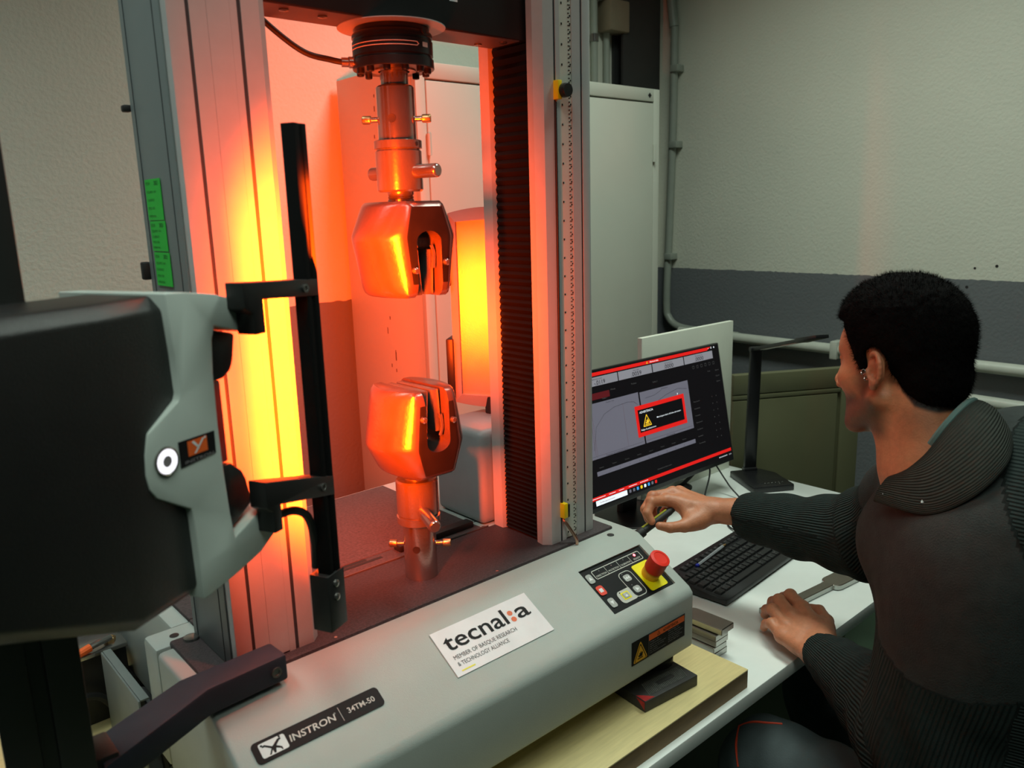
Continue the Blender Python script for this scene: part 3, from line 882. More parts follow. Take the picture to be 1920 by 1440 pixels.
pad = [(-0.462, 0.4555), (-0.421, 0.4450), (-0.4265, 0.420), (-0.431, 0.411), (-0.442, 0.405), (-0.464, 0.4045)]
lpad = [(-0.464, 0.324), (-0.443, 0.3235), (-0.430, 0.312), (-0.425, 0.302), (-0.420, 0.276), (-0.459, 0.2550)]
MB(AV).prism([(u, -0.050, z) for u, z in pad], (0, 0.112, 0)).build('light_head', M_SHELL, EX, bevel=0.003)
MB(AV).prism([(u, -0.050, z) for u, z in lpad], (0, 0.112, 0)).build('light_head', M_SHELL, EX, bevel=0.003)
M_REDF = mat('red_filter_plastic', (0.55, 0.03, 0.02), 0.3)
MB(AV).box(-0.470, -0.4425, -0.045, 0.058, 0.3245, 0.4040).build('lens_hood', M_REDF, EX, bevel=0.002)
lh = MB(AV).lathe([(0.020, 0.0), (0.020, 0.006), (0.016, 0.006), (0.015, 0.002), (0.0, 0.003)], (-0.4425, 0.006, 0.364), (1, 0, 0), 32).build('lens', M_BLACKM, EX)
bt = MB(AV).lathe([(0.0128, 0), (0.0128, 0.0015), (0.0115, 0.0022), (0.0108, 0.0016)], (-0.5275, 0.0705, 0.3510), (0, 1, 0), 36).build('ring_button', M_STEEL, EX)
MB(AV).lathe([(0.0106, 0.0012), (0.0106, 0.0020), (0.0050, 0.0020), (0.0050, 0.0012)], (-0.5275, 0.0705, 0.3510), (0, 1, 0), 36).build('light_ring', M_LEDW, bt)
MB(AV).lathe([(0.0050, 0.0008), (0.0050, 0.0017), (0, 0.0017)], (-0.5275, 0.0705, 0.3510), (0, 1, 0), 24).build('button_centre', M_INKG, bt)
AL = frame(A0 + AN * 0.0705, AFW, (0, 0, 1))
BP = MB(AL).prism([(-0.5125, 0.3400, 0), (-0.4705, 0.3425, 0), (-0.4700, 0.3630, 0), (-0.5125, 0.3635, 0)], (0, 0, 0.0006)).build('maker_badge', M_INK, EX)
MB(AL).quad2d(-0.5030, 0.3478, -0.4800, 0.3615, 0.0008).build('red_field', M_ORANGE, BP)
bb = MB(AL)
bb.add([(-0.4965, 0.3490, 0.001), (-0.4940, 0.3490, 0.001), (-0.4830, 0.3605, 0.001), (-0.4855, 0.3605, 0.001)], [(0, 1, 2, 3)])
bb.add([(-0.4985, 0.3600, 0.001), (-0.4955, 0.3605, 0.001), (-0.4895, 0.3535, 0.001), (-0.4905, 0.3520, 0.001)], [(0, 1, 2, 3)])
bb.poly2d([(-0.4822 + 0.0012 * math.cos(a), 0.3605 + 0.0012 * math.sin(a)) for a in np.linspace(0, 6.0, 9)], 0.001)
bb.build('emblem', M_WHITE, BP)
bb = MB(AL)
bb.text('INSTRON', -0.5080, 0.3420, 0.0042, 0.0008, 0, 0.01, fit=0.034)
bb.build('lettering', M_INKG, BP)

# slotted black rail in front of the lens, on two brackets
RB = MB(AV)
u0, u1, n0, n1 = -0.3455, -0.3260, 0.075, 0.091
prf = [(u0, n1), (u0 + 0.007, n1), (u0 + 0.007, n1 - 0.0015), (u1 - 0.007, n1 - 0.0015), (u1 - 0.007, n1), (u1, n1), (u1, n0), (u0, n0)]
RB.prism([(a, b2, 0.112) for a, b2 in prf], (0, 0, 0.529))
RB = RB.build('rail', mat('matt_black_rail', (0.008, 0.008, 0.008), 0.8, spec=0.06), EX, bevel=0.0008)
rf = MB(AV).box(-0.3520, -0.3220, 0.068, 0.0925, 0.1020, 0.168).build('rail_foot', M_BLACK, EX, bevel=0.001)
for z in (0.1562, 0.1403):
    MB(AV).lathe([(0.0042, 0), (0.0040, 0.0022), (0.0025, 0.0032), (0, 0.0034)], (-0.3390, 0.0925, z), (0, 1, 0), 18).build('dome_screw', M_STEEL, rf)
for pts, sc in (([(-0.437, 0.4940), (-0.327, 0.4885), (-0.327, 0.4715), (-0.4120, 0.4765), (-0.4120, 0.4450), (-0.4265, 0.4450), (-0.4265, 0.4650), (-0.437, 0.4700)], (-0.3480, 0.4805)),
                ([(-0.4330, 0.3030), (-0.326, 0.2760), (-0.326, 0.2545), (-0.4134, 0.2740), (-0.4134, 0.2480), (-0.4250, 0.2480), (-0.4250, 0.2700), (-0.4330, 0.2760)], (-0.3450, 0.2690))):
    br = MB(AV).prism([(u, 0.070, z) for u, z in pts], (0, 0.0215, 0)).build('rail_bracket', M_BLACK, EX, bevel=0.001)
    MB(AV).lathe([(0.0045, 0), (0.0045, 0.0016), (0.0028, 0.0016), (0.0024, 0.0004)], (sc[0], 0.0912, sc[1]), (0, 1, 0), 18).build('socket_screw', M_STEEL2, br)
MB(AV).tube([(-0.404, 0.078, 0.258), (-0.380, 0.080, 0.254), (-0.358, 0.078, 0.238), (-0.344, 0.073, 0.205), (-0.340, 0.068, 0.172)], 0.0045, 10).build('cable', M_RUBBER, EX)
# red LED strip along the far side of the rail (a lamp of the extensometer itself)
LED = (1.0, 0.062, 0.001)
PL = lambda u, n, z: tuple(A0 + AFW * u + AN * n + Vector((0, 0, z)))
strip = MB(AV).box(-0.3260, -0.3240, 0.074, 0.089, 0.185, 0.545).build('led_strip', mat('dark_led_cover', (0.006, 0.004, 0.004), 1.0, spec=0.0), EX)
lo = area('led_lamp', PL(-0.3210, 0.080, 0.385), tuple(dirv(33)), 0.018, 0.37, 22.0, LED, 92)
lo2 = area('led_lamp', PL(-0.3230, 0.080, 0.400), tuple(dirv(-6, 0.12)), 0.012, 0.38, 4.2, LED, 180)

# stand of the extensometer
ES_ = thing('extensometer_stand', 'black slotted aluminium post and bent arm clamped to the machine base', 'stand', (-0.551, -0.107, BZ))
M_POST = mat('black_extrusion', (0.020, 0.021, 0.019), 0.42, var=0.06)
px, py, hw = -0.551, -0.107, 0.035


def tslot(hw_, g, d):
    q = []
    for k in range(4):
        for a, b2 in ((-hw_, -hw_), (-g, -hw_), (-g, -hw_ + d), (g, -hw_ + d), (g, -hw_)):
            for _ in range(k):
                a, b2 = -b2, a
            q.append((a, b2))
    return q


MP = Matrix.Translation((px, py, 0)) @ Matrix.Rotation(R(-6), 4, 'Z')
MB(MP).prism([(a, b2, BZ) for a, b2 in tslot(hw, 0.0065, 0.010)], (0, 0, 1.25 - BZ)).build('post', M_POST, ES_, bevel=0.001)
MB(MP).box(-0.045, 0.045, -0.045, 0.045, BZ, BZ + 0.012).build('post_foot', M_POST, ES_, bevel=0.002)
M_ARM = mat('blue_black_arm', (0.024, 0.032, 0.045), 0.6, var=0.08, spec=0.3)
zt = 0.035
apl = [(-0.289, -0.019), (-0.403, -0.024), (-0.505, -0.070), (-0.512, -0.128), (-0.385, -0.0665), (-0.2870, -0.0600)]
arm = MB().prism([(x, y, zt - 0.034) for x, y in apl], (0, 0, 0.034)).build('arm', M_ARM, ES_, bevel=0.004)
MB().lathe([(0.0065, 0), (0.0065, 0.0018), (0.0042, 0.0018), (0.0038, 0.0002)], (-0.303, -0.0620, 0.018), (0.06, -1, 0), 20).build('socket_screw', M_STEEL2, arm)
MB().box(-0.520, -0.494, -0.118, -0.072, -0.012, 0.040).build('clamp', M_POST, ES_, bevel=0.003)

# ------------------------------------------------------------------ back light panel and its control box
M_BEZ = mat('silver_grey_bezel', (0.36, 0.33, 0.33), 0.38)
M_PANEL = mat('satin_reflector', (0.62, 0.58, 0.52), 0.40, 0.75, var=0.05, bump=0.12, bscale=600)
bc = Vector((0.222, 0.225, 0.0))
t = thing('controller_box', 'grey vented box with rounded corners standing on the back of the machine base', 'electrical box', (0.262, 0.222, -0.004))
M_CTRL = mat('grey_plastic_box', (0.34, 0.36, 0.37), 0.42)
bo = MB().box(0.197, 0.327, 0.152, 0.292, -0.004, 0.172).build('case', M_CTRL, t, bevel=0.014, seg=4)
for k in range(3):
    MB().box(0.225, 0.262, 0.1508, 0.1525, 0.128 - k * 0.013, 0.132 - k * 0.013).build('vent_slot', M_RUBBER, t)
t = thing('reflector_panel', 'upright rounded panel glowing yellow behind the grips, on the grey vented box', 'panel', (0.285, 0.235, 0.172))
PF = dirv(230)
PR = Vector((PF.y, -PF.x, 0)) * -1
PC = Vector((0.305, 0.240, 0.372))
PM = frame(PC, PR, (0, 0, 1))
hw_, hh = 0.075, 0.178


def arched(w, h, a, n=12):
    top = [(w * (1 - 2 * i / n), h + a * (1 - (1 - 2 * i / n) ** 2)) for i in range(n + 1)]
    bot = [(-w + 2 * w * i / n, -h - a * (1 - (-1 + 2 * i / n) ** 2)) for i in range(n + 1)]
    return top + bot


outer = arched(hw_, hh, 0.010)
inner = arched(hw_ - 0.015, hh - 0.016, 0.003)
bb = MB(PM)
n_ = len(outer)
bb.add([(a, b2, 0.0) for a, b2 in outer] + [(a, b2, 0.006) for a, b2 in inner] + [(a, b2, -0.05) for a, b2 in outer] + [(a, b2, -0.006) for a, b2 in inner],
       [(i, (i + 1) % n_, n_ + (i + 1) % n_, n_ + i) for i in range(n_)] + [(i, (i + 1) % n_, 2 * n_ + (i + 1) % n_, 2 * n_ + i) for i in range(n_)] + [(n_ + i, n_ + (i + 1) % n_, 3 * n_ + (i + 1) % n_, 3 * n_ + i) for i in range(n_)] + [tuple(range(2 * n_, 3 * n_))])
bb.build('bezel', M_BEZ, t, smooth=25)
MB(PM).poly2d(inner, -0.005).build('reflector', M_PANEL, t)
for z0, z1 in ((0.045, 0.172), (-0.172, -0.055)):
    MB(PM).box(-hw_ - 0.006, -hw_ + 0.0015, -0.045, 0.004, 0, 0) if False else None
    MB(PM).box(-hw_ - 0.012, -hw_ + 0.002, z0, z1, -0.045, 0.008).build('side_rail', M_BLACK, t, bevel=0.002)
MB().cyl((0.312, 0.246, 0.1725), (0.312, 0.246, 0.205), 0.018, 20).build('stem', M_RUBBER, t)

# ------------------------------------------------------------------ monitor
M_BEZEL = mat('black_monitor_plastic', (0.008, 0.008, 0.009), 0.3)


def screen_mat(name, col, e):
    return mat(name, col, 0.45, emit=e, var=0.0, spec=0.08)


E_DARK = screen_mat('screen_dark', (0.0065, 0.0055, 0.0070), 0.4)
E_GREY = screen_mat('screen_grey', (0.125, 0.120, 0.155), 0.72)
E_BOX = screen_mat('screen_light_grey', (0.20, 0.195, 0.225), 0.8)
E_RED = screen_mat('screen_red', (0.62, 0.012, 0.010), 0.8)
E_WHITE = screen_mat('screen_white', (0.80, 0.84, 0.92), 0.75)
E_INK = screen_mat('screen_ink', (0.016, 0.014, 0.018), 0.3)
E_DIM = screen_mat('screen_dim_text', (0.10, 0.095, 0.10), 0.35)
E_DRED = screen_mat('screen_dark_red', (0.12, 0.012, 0.016), 0.4)
E_YEL = screen_mat('screen_amber', (0.85, 0.50, 0.02), 0.8)
E_BLUE = screen_mat('screen_blue', (0.05, 0.28, 0.65), 0.8)
MO = thing('monitor', 'black flat monitor showing a red ADVERTENCIA warning box on testing software', 'monitor', (0.95, 0.42, DZ))
SF = frame((0.690, 0.350, -0.1766), (1, 0, 0), (0, 0.065, 0.3396))
WS, HS = 0.616, 0.3458
MB(SF).box(0, WS, 0, HS, -0.018, 0.0).build('housing', M_BEZEL, MO, bevel=0.003)
MB(SF).box(0.10, 0.50, 0.04, 0.26, -0.045, -0.018).build('back_bulge', M_BEZEL, MO, bevel=0.01)
SCN = MB(SF).quad2d(0.006, 0.012, WS - 0.006, HS - 0.004, 0.0006).build('screen', E_DARK, MO)
Z = 0.0009
MB(SF).add([(0.008, 0.3385, Z), (0.575, 0.3385, Z), (0.555, 0.3300, Z), (0.028, 0.3300, Z)], [(0, 1, 2, 3)]).build('title_bar', E_RED, SCN)
bb = MB(SF)
for x0, x1 in ((0.034, 0.168), (0.1715, 0.305), (0.3085, 0.4425), (0.446, 0.579)):
    bb.quad2d(x0, 0.3050, x1, 0.3270, Z)
bb.build('readout_field', E_BOX, SCN)
bb = MB(SF)
bb.quad2d(0.012, 0.1280, 0.2365, 0.2640, Z).quad2d(0.2420, 0.1280, 0.4480, 0.2620, Z)
bb.quad2d(0.045, 0.0860, 0.4470, 0.0970, Z)
bb.build('graph_field', E_GREY, SCN)
bb = MB(SF)
z2 = Z + 0.0003
for x, s in ((0.100, '-.0119'), (0.241, '.0059'), (0.376, '.0000'), (0.514, '.0000')):
    bb.text(s, x, 0.3075, 0.0150, z2, 0, 0.0, align='CENTER', fit=0.040)
for x, s in ((0.090, 'Desplazamiento (mm)'), (0.241, 'Fuerza (kN)'), (0.376, 'Deformación (mm)'), (0.514, 'Extensómetro (%)')):
    bb.text(s, x, 0.3205, 0.0042, z2, 0, 0.0, align='CENTER', fit=0.0021 * len(s))
for pts in ([(0.047, 0.150), (0.065, 0.205), (0.10, 0.232), (0.14, 0.243), (0.19, 0.246), (0.215, 0.243), (0.230, 0.232)], [(0.262, 0.244), (0.300, 0.246), (0.330, 0.254)], [(0.300, 0.225), (0.345, 0.238), (0.400, 0.247), (0.440, 0.240)]):
    for (xa, ya), (xb, yb) in zip(pts[:-1], pts[1:]):
        nx, ny = -(yb - ya), xb - xa
        l = math.hypot(nx, ny) / 0.0003
        nx, ny = nx / l, ny / l
        bb.add([(xa - nx, ya - ny, z2), (xb - nx, yb - ny, z2), (xb + nx, yb + ny, z2), (xa + nx, ya + ny, z2)], [(0, 1, 2, 3)])
for k in range(6):
    bb.quad2d(0.02 + 0.034 * k, 0.1310, 0.0204 + 0.034 * k, 0.1350, z2)
bb.quad2d(0.016, 0.1345, 0.232, 0.1349, z2).quad2d(0.247, 0.1345, 0.444, 0.1349, z2)
bb.text('Extensión de compresión (mm)', 0.127, 0.1290, 0.0040, z2, align='CENTER', fit=0.080)
bb.text('Deformación (%)', 0.345, 0.1290, 0.0040, z2, align='CENTER', fit=0.035)
bb.text('Fuerza / mm', 0.127, 0.2580, 0.0042, z2, align='CENTER', fit=0.030)
bb.text('Esfuerzo', 0.345, 0.2560, 0.0042, z2, align='CENTER', fit=0.026)
for k in range(9):
    bb.text(str(k + 1), 0.09 + 0.038 * k, 0.0888, 0.0050, z2)
bb.build('screen_lettering', E_INK, SCN)
bb = MB(SF)
for x, y, s, w in ((0.135, 0.2860, 'Método', 0.018), (0.215, 0.2870, 'Probeta', 0.020), (0.300, 0.2780, 'Gráfica 2', 0.020), (0.100, 0.2690, 'Gráfica 1', 0.018), (0.545, 0.2700, 'Prueba', 0.012)):
    bb.text(s, x, y, 0.0055, z2, fit=w)
for k in range(8):
    bb.text('Columna', 0.055 + 0.048 * k, 0.1040 + 0.0008 * (k % 2), 0.0042, z2, fit=0.016)
for k in range(7):
    bb.text('Resultado', 0.462, 0.196 - 0.0195 * k, 0.0048, z2, fit=0.028 - 0.003 * (k % 3))
    bb.quad2d(0.548, 0.197 - 0.0195 * k, 0.550, 0.200 - 0.0195 * k, z2).quad2d(0.568, 0.197 - 0.0195 * k, 0.570, 0.200 - 0.0195 * k, z2)
for k in range(6):
    bb.frame2d(rrpts(0.478 + 0.019 * k, 0.2880, 0.486 + 0.019 * k, 0.2960, 0.001), rrpts(0.4787 + 0.019 * k, 0.2887, 0.4853 + 0.019 * k, 0.2953, 0.0008), z2)
for k in range(3):
    bb.text('Opción', 0.580, 0.268 - 0.016 * k, 0.0050, z2, fit=0.018)
bb.text('Advertencia de límite activo', 0.27, 0.0500, 0.0050, z2, fit=0.060)
bb.build('dim_lettering', E_DIM, SCN)
bb = MB(SF)
for x in (0.050, 0.056, 0.172):
    bb.quad2d(x, 0.136, x + 0.0004, 0.246, z2)
bb.quad2d(0.012, 0.272, 0.130, 0.288, Z)
bb.build('dark_red_lines', E_DRED, SCN)
MB(SF).quad2d(0.008, 0.0300, 0.606, 0.0385, Z).build('status_bar', E_RED, SCN)
MB(SF).quad2d(0.026, 0.0160, 0.142, 0.0285, Z).build('search_field', E_WHITE, SCN)
bb = MB(SF)
bb.text('Escribe aquí para buscar', 0.040, 0.0205, 0.0050, z2, fit=0.055)
bb.build('search_lettering', E_DRED, SCN)
bb = MB(SF)
bb.text('Alarma sin fallo', 0.300, 0.3325, 0.0052, z2, 0, 0.01, fit=0.036)
for x, w in ((0.012, 0.05), (0.075, 0.025), (0.112, 0.02), (0.150, 0.032), (0.195, 0.032)):
    bb.quad2d(x, 0.0338, x + w, 0.0350, z2)
bb.text('12:41', 0.592, 0.0195, 0.0045, z2, fit=0.010)
for k in range(6):
    bb.quad2d(0.545 + 0.007 * k, 0.0200, 0.5478 + 0.007 * k, 0.0228, z2)
bb.quad2d(0.560, 0.3345, 0.565, 0.3352, z2).frame2d(rrpts(0.573, 0.333, 0.578, 0.338, 0.0008), rrpts(0.5737, 0.3337, 0.5773, 0.3373, 0.0005), z2).quad2d(0.587, 0.3335, 0.591, 0.3375, z2)
bb.build('white_lettering', E_WHITE, SCN)
for k, mm in enumerate((E_GREY, E_GREY, E_BLUE, E_YEL, E_WHITE, E_BLUE, E_GREY, E_RED)):
    MB(SF).rrect(0.150 + 0.0148 * k, 0.0185, 0.158 + 0.0148 * k, 0.0265, 0.0015, Z).build('taskbar_icon', mm, SCN)
tri_sign(SF, 0.2890, 0.3310, 0.008, 0.0070, Z + 0.0003, E_YEL, SCN, E_INK)
PO = MB(SF).quad2d(0.214, 0.1480, 0.422, 0.2290, Z + 0.0006).build('warning_box', E_RED, SCN)
MB(SF).quad2d(0.2240, 0.1590, 0.4120, 0.2180, Z + 0.0009).build('warning_field', E_DARK, SCN)
bb = MB(SF)
bb.text('ADVERTENCIA', 0.2300, 0.2080, 0.0078, Z + 0.0012, 0, 0.004, fit=0.055)
bb.text('Manténgase fuera del área de ensayo', 0.2960, 0.1850, 0.0058, Z + 0.0012, 0, 0.004, fit=0.103)
bb.text('Peligro de aplastamiento', 0.2280, 0.1630, 0.0058, Z + 0.0012, 0, 0.004, fit=0.060)
bb.poly2d([(0.394, 0.229), (0.394, 0.236), (0.3955, 0.2345), (0.398, 0.2345)], Z + 0.0012)
bb.build('warning_lettering', E_WHITE, SCN)
bb = MB(SF)
bb.poly2d(rtri(0.2555, 0.1715, 0.036, 0.0325, 0.10), Z + 0.0012)
bb.build('warning_triangle', E_YEL, SCN)
bb = MB(SF)
bb.poly2d(rtri(0.2555, 0.1738, 0.0275, 0.0255, 0.10), Z + 0.0014)
bb.build('triangle_field', E_INK, SCN)
bb = MB(SF)
bb.quad2d(0.247, 0.1752, 0.264, 0.1775, Z + 0.0016)
bb.poly2d([(0.250, 0.1790), (0.261, 0.1790), (0.2625, 0.1850), (0.2600, 0.1865), (0.2595, 0.1840), (0.2585, 0.1900), (0.2565, 0.1895), (0.2555, 0.1850), (0.2535, 0.1880), (0.2520, 0.1870), (0.2530, 0.1830), (0.2480, 0.1820)], Z + 0.0016)
bb.build('crush_symbol', E_YEL, SCN)
MB(SF).box(0.03, 0.05, 0.3466, 0.3472, -0.01, -0.005).build('power_key', M_BEZEL, MO) if False else None
MB().lathe([(0.10, 0), (0.10, 0.006), (0.085, 0.010), (0.03, 0.012)], (0.945, 0.435, DZ), (0, 0, 1), 48).build('stand_base', M_BEZEL, MO)
MB().prism([(0.915, 0.440, DZ + 0.008), (0.975, 0.440, DZ + 0.008), (0.975, 0.462, DZ + 0.008), (0.915, 0.462, DZ + 0.008)], (0, -0.015, 0.26)).build('stand_neck', M_BEZEL, MO, bevel=0.003)

# white board leaning behind the monitor
t = thing('white_panel', 'plain white board standing on the desk behind the monitor', 'board', (1.26, 0.49, DZ))
MB().box(1.040, 1.478, 0.478, 0.494, DZ, 0.202).build('board', mat('cream_white_board', (0.70, 0.72, 0.62), 0.5, var=0.02), t, bevel=0.0015)
MB().box(1.0392, 1.0399, 0.479, 0.493, DZ, 0.201).build('edge_band', M_WHITEP, t)

# desk lamp
t = thing('desk_lamp', 'slim black LED desk lamp with flat folding arm, switched off', 'lamp', (1.42, 0.33, DZ))
P4 = [Vector((1.400, 0.425, DZ)), Vector((1.315, 0.288, DZ)), Vector((1.425, 0.222, DZ)), Vector((1.484, 0.318, DZ)), Vector((1.484, 0.375, DZ))]
MB().prism(P4, (0, 0, 0.020)).build('base', M_BLACKM, t, bevel=0.004)
bb = MB(frame((1.385, 0.275, DZ + 0.0203), (0.86, -0.51, 0), (0.51, 0.86, 0)))
for k in range(6):
    bb.quad2d(-0.02 + 0.011 * k, 0, -0.017 + 0.011 * k, 0.0015)
bb.poly2d([(0.02, -0.012), (0.023, -0.012), (0.0215, -0.009)])
bb.build('touch_marks', M_GREYL, t)
lf = Vector((-0.52, -0.85, 0)).normalized()
ls = Vector((0.85, -0.52, 0))
b0 = Vector((1.447, 0.385, DZ + 0.018))
t0 = Vector((1.480, 0.398, 0.122))
pole = MB().loft([[b0 - ls * .019 - lf * .006, b0 + ls * .019 - lf * .006, b0 + ls * .019 + lf * .006, b0 - ls * .019 + lf * .006], [t0 - ls * .018 - lf * .006, t0 + ls * .018 - lf * .006, t0 + ls * .018 + lf * .006, t0 - ls * .018 + lf * .006]]).build('pole', M_BLACKM, t, bevel=0.002)
MB().cyl(b0 - ls * .021 + Vector((0, 0, .004)), b0 + ls * .021 + Vector((0, 0, .004)), 0.009, 18).build('base_hinge', M_BLACKM, t)
MB().cyl(t0 - ls * .020, t0 + ls * .020, 0.008, 18).build('arm_hinge', M_BLACKM, t)
e0 = Vector((1.345, 0.120, 0.204))
hd_ = (e0 - t0).normalized()
hu = ls.cross(hd_)
if hu.z < 0:
    hu = -hu
sec = lambda p, w, h: [p - ls * w - hu * h, p + ls * w - hu * h, p + ls * w + hu * h, p - ls * w + hu * h]
MB().loft([sec(t0, .017, .005), sec(t0 + (e0 - t0) * .7, .017, .0045), sec(t0 + (e0 - t0) * .72, .019, .007), sec(e0, .019, .005)]).build('arm', M_BLACKM, t, bevel=0.0015)
MB().loft([sec(t0 + (e0 - t0) * .12 - hu * .0055, .010, .0008), sec(t0 + (e0 - t0) * .68 - hu * .0052, .010, .0008)]).build('diffuser', M_GREYL, t)

# keyboard
KB = thing('keyboard', 'black full-size computer keyboard on the white desk with a pen lying on it', 'keyboard', (0.682, -0.043, DZ), R(4.5))
KM = Matrix.Translation((0.682, -0.043, DZ)) @ Matrix.Rotation(R(4.5), 4, 'Z')
M_KEY = mat('black_key', (0.013, 0.013, 0.014), 0.42)
M_KBODY = mat('black_keyboard_body', (0.010, 0.010, 0.011), 0.38)
KW, KD = 0.440, 0.162
MB(KM).loft([[(0, 0, 0.004), (KW, 0, 0.004), (KW, 0, 0.0155), (0, 0, 0.0155)], [(0, KD, 0.004), (KW, KD, 0.004), (KW, KD, 0.0245), (0, KD, 0.0245)]]).build('keyboard_body', M_KBODY, KB, bevel=0.003)
U_ = 0.0187
rows = [(0.0205, [1.25, 1.25, 1.25, 6.25, 1.25, 1.25, 1.25, 1.25], 'C'), (0.0415, [1.25] + [1] * 11 + [2.75], 'Z'), (0.0625, [1.75] + [1] * 11 + [2.25], 'A'), (0.0835, [1.5] + [1] * 12 + [1.5], 'Q'), (0.1045, [1] * 13 + [2], '1'), (0.1300, [1, -1, 1, 1, 1, 1, -.5, 1, 1, 1, 1, -.5, 1, 1, 1, 1], 'F')]
capmesh = {}
legends = {'Q': 'QWERTYUIOP', 'A': 'ASDFGHJKLÑ', 'Z': 'ZXCVBNM,.-', '1': '1234567890'}
slope_k = (0.0245 - 0.0155) / KD


def keycap(w):
    if w not in capmesh:
        b = MB()
        W_, D_ = w * U_ - 0.0022, 0.0168
        b.loft([[(0, 0, 0), (W_, 0, 0), (W_, D_, 0), (0, D_, 0)], [(0.0018, 0.0012, 0.0055), (W_ - 0.0018, 0.0012, 0.0055), (W_ - 0.0018, D_ - 0.002, 0.0055), (0.0018, D_ - 0.002, 0.0055)]])
        o_ = b.build('key', M_KEY, None, bevel=0.0006, seg=1, smooth=0)
        capmesh[w] = o_.data
        bpy.data.objects.remove(o_)
    return capmesh[w]


def put_key(x, y, w):
    o_ = bpy.data.objects.new('key', keycap(w))
    COL.objects.link(o_)
    o_.parent = KB
    o_.matrix_local = Matrix.Translation((x, y, 0.0150 + slope_k * (y + 0.008))) @ Matrix.Rotation(math.atan(slope_k), 4, 'X')
    return o_


leg = MB(KM)
for y, ws, kind in rows:
    x = 0.011
    i = 0
    for w in ws:
        if w < 0:
            x += -w * U_
            continue
        put_key(x, y, w)
        zk = 0.0150 + slope_k * (y + 0.008) + 0.0066
        L_ = legends.get(kind)
        j = i - (0 if kind == '1' else 1)
        if kind == '1':
            j = i - 1
        s_ = L_[j] if L_ and 0 <= j < len(L_) else ('F%d' % i if kind == 'F' and i else None)
        if s_:
            leg.text(s_, x + 0.004, y + 0.0085, 0.0050, zk + 0.0004)
        elif kind != 'F' and w < 6:
            leg.quad2d(x + 0.004, y + 0.009, x + 0.0075, y + 0.0100, zk + 0.0004)
        x += w * U_
        i += 1
for cx in range(3):
    for y in (0.0205, 0.0415, 0.0835, 0.1045, 0.1300):
        if y == 0.0415 and cx != 1:
            continue
        put_key(0.011 + (15.25 + cx) * U_, y, 1)
for cx in range(4):
    for y in (0.0205, 0.0415, 0.0625, 0.0835, 0.1045):
        put_key(0.011 + (18.5 + cx) * U_, y, 1)
o = leg.build('key_legends', M_INKG, KB)
o['kind'] = 'stuff'
t = thing('pen', 'clear ballpoint pen with a blue end lying across the keyboard', 'pen', (0.80, 0.092, -0.24))
M_CLEAR = mat('clear_pen_plastic', (0.30, 0.31, 0.33), 0.15, coat=0.5)
M_BLUE = mat('blue_pen_plastic', (0.012, 0.02, 0.30), 0.35)
pa, pb = Vector((0.752, 0.083, -0.2405)), Vector((0.893, 0.101, -0.2365))
pd = (pb - pa).normalized()
MB().lathe([(0.0036, 0.006), (0.0036, (pb - pa).length - 0.016)], pa, pd, 6).build('barrel', M_CLEAR, t)
MB().lathe([(0, -0.003), (0.0038, -0.001), (0.0046, 0.002), (0.0044, 0.006), (0.003, 0.007)], pa, pd, 16).build('end_plug', M_BLUE, t)
MB().lathe([(0.0034, (pb - pa).length - 0.016), (0.0022, (pb - pa).length - 0.004), (0.0008, (pb - pa).length)], pa, pd, 14).build('tip', M_BRASS, t)

# things on the desk under the monitor
t = thing('cable_grommet', 'round black cable grommet in the desk under the monitor', 'grommet', (1.21, 0.48, DZ))
MB().lathe([(0.039, 0), (0.039, 0.004), (0.034, 0.006), (0.030, 0.005), (0.030, 0.002), (0, 0.002)], (1.215, 0.478, DZ), (0, 0, 1), 36).build('cover', M_RUBBER, t)
for nm, lab, pts, r in (('cable', 'thick black monitor cable dropping into the desk grommet', [(1.205, 0.385, -0.15), (1.200, 0.410, -0.20), (1.205, 0.450, -0.245), (1.213, 0.474, -0.264)], 0.0055),
                        ('cable', 'thin black cable hanging down from the monitor, left one of two', [(1.212, 0.385, -0.14), (1.20, 0.36, -0.19), (1.165, 0.35, -0.245), (1.15, 0.34, -0.2655), (1.13, 0.30, -0.2665)], 0.0024),
                        ('cable', 'thin black keyboard cable curving from the monitor past the wrist to the keyboard', [(1.222, 0.385, -0.14), (1.245, 0.365, -0.19), (1.255, 0.33, -0.240), (1.235, 0.28, -0.2655), (1.13, 0.235, -0.2665), (1.06, 0.205, -0.2665), (1.030, 0.150, -0.2625), (1.028, 0.128, -0.255)], 0.0022),
                        ('cable', 'black cable lying on the desk beside the monitor base', [(1.02, 0.53, -0.2655), (1.05, 0.46, -0.2655), (1.10, 0.42, -0.2655), (1.13, 0.43, -0.2655)], 0.0032)):
    tag(MB().tube(pts, r, 8).build(nm, M_RUBBER), lab, 'cable')

# tensile specimens
M_SPEC = mat('bare_steel_plate', (0.30, 0.27, 0.235), 0.34, 1.0, var=0.10, vscale=18, bump=0.05, bscale=300)
M_SPECE = mat('cut_steel_edge', (0.52, 0.53, 0.50), 0.35, 1.0, var=0.06)


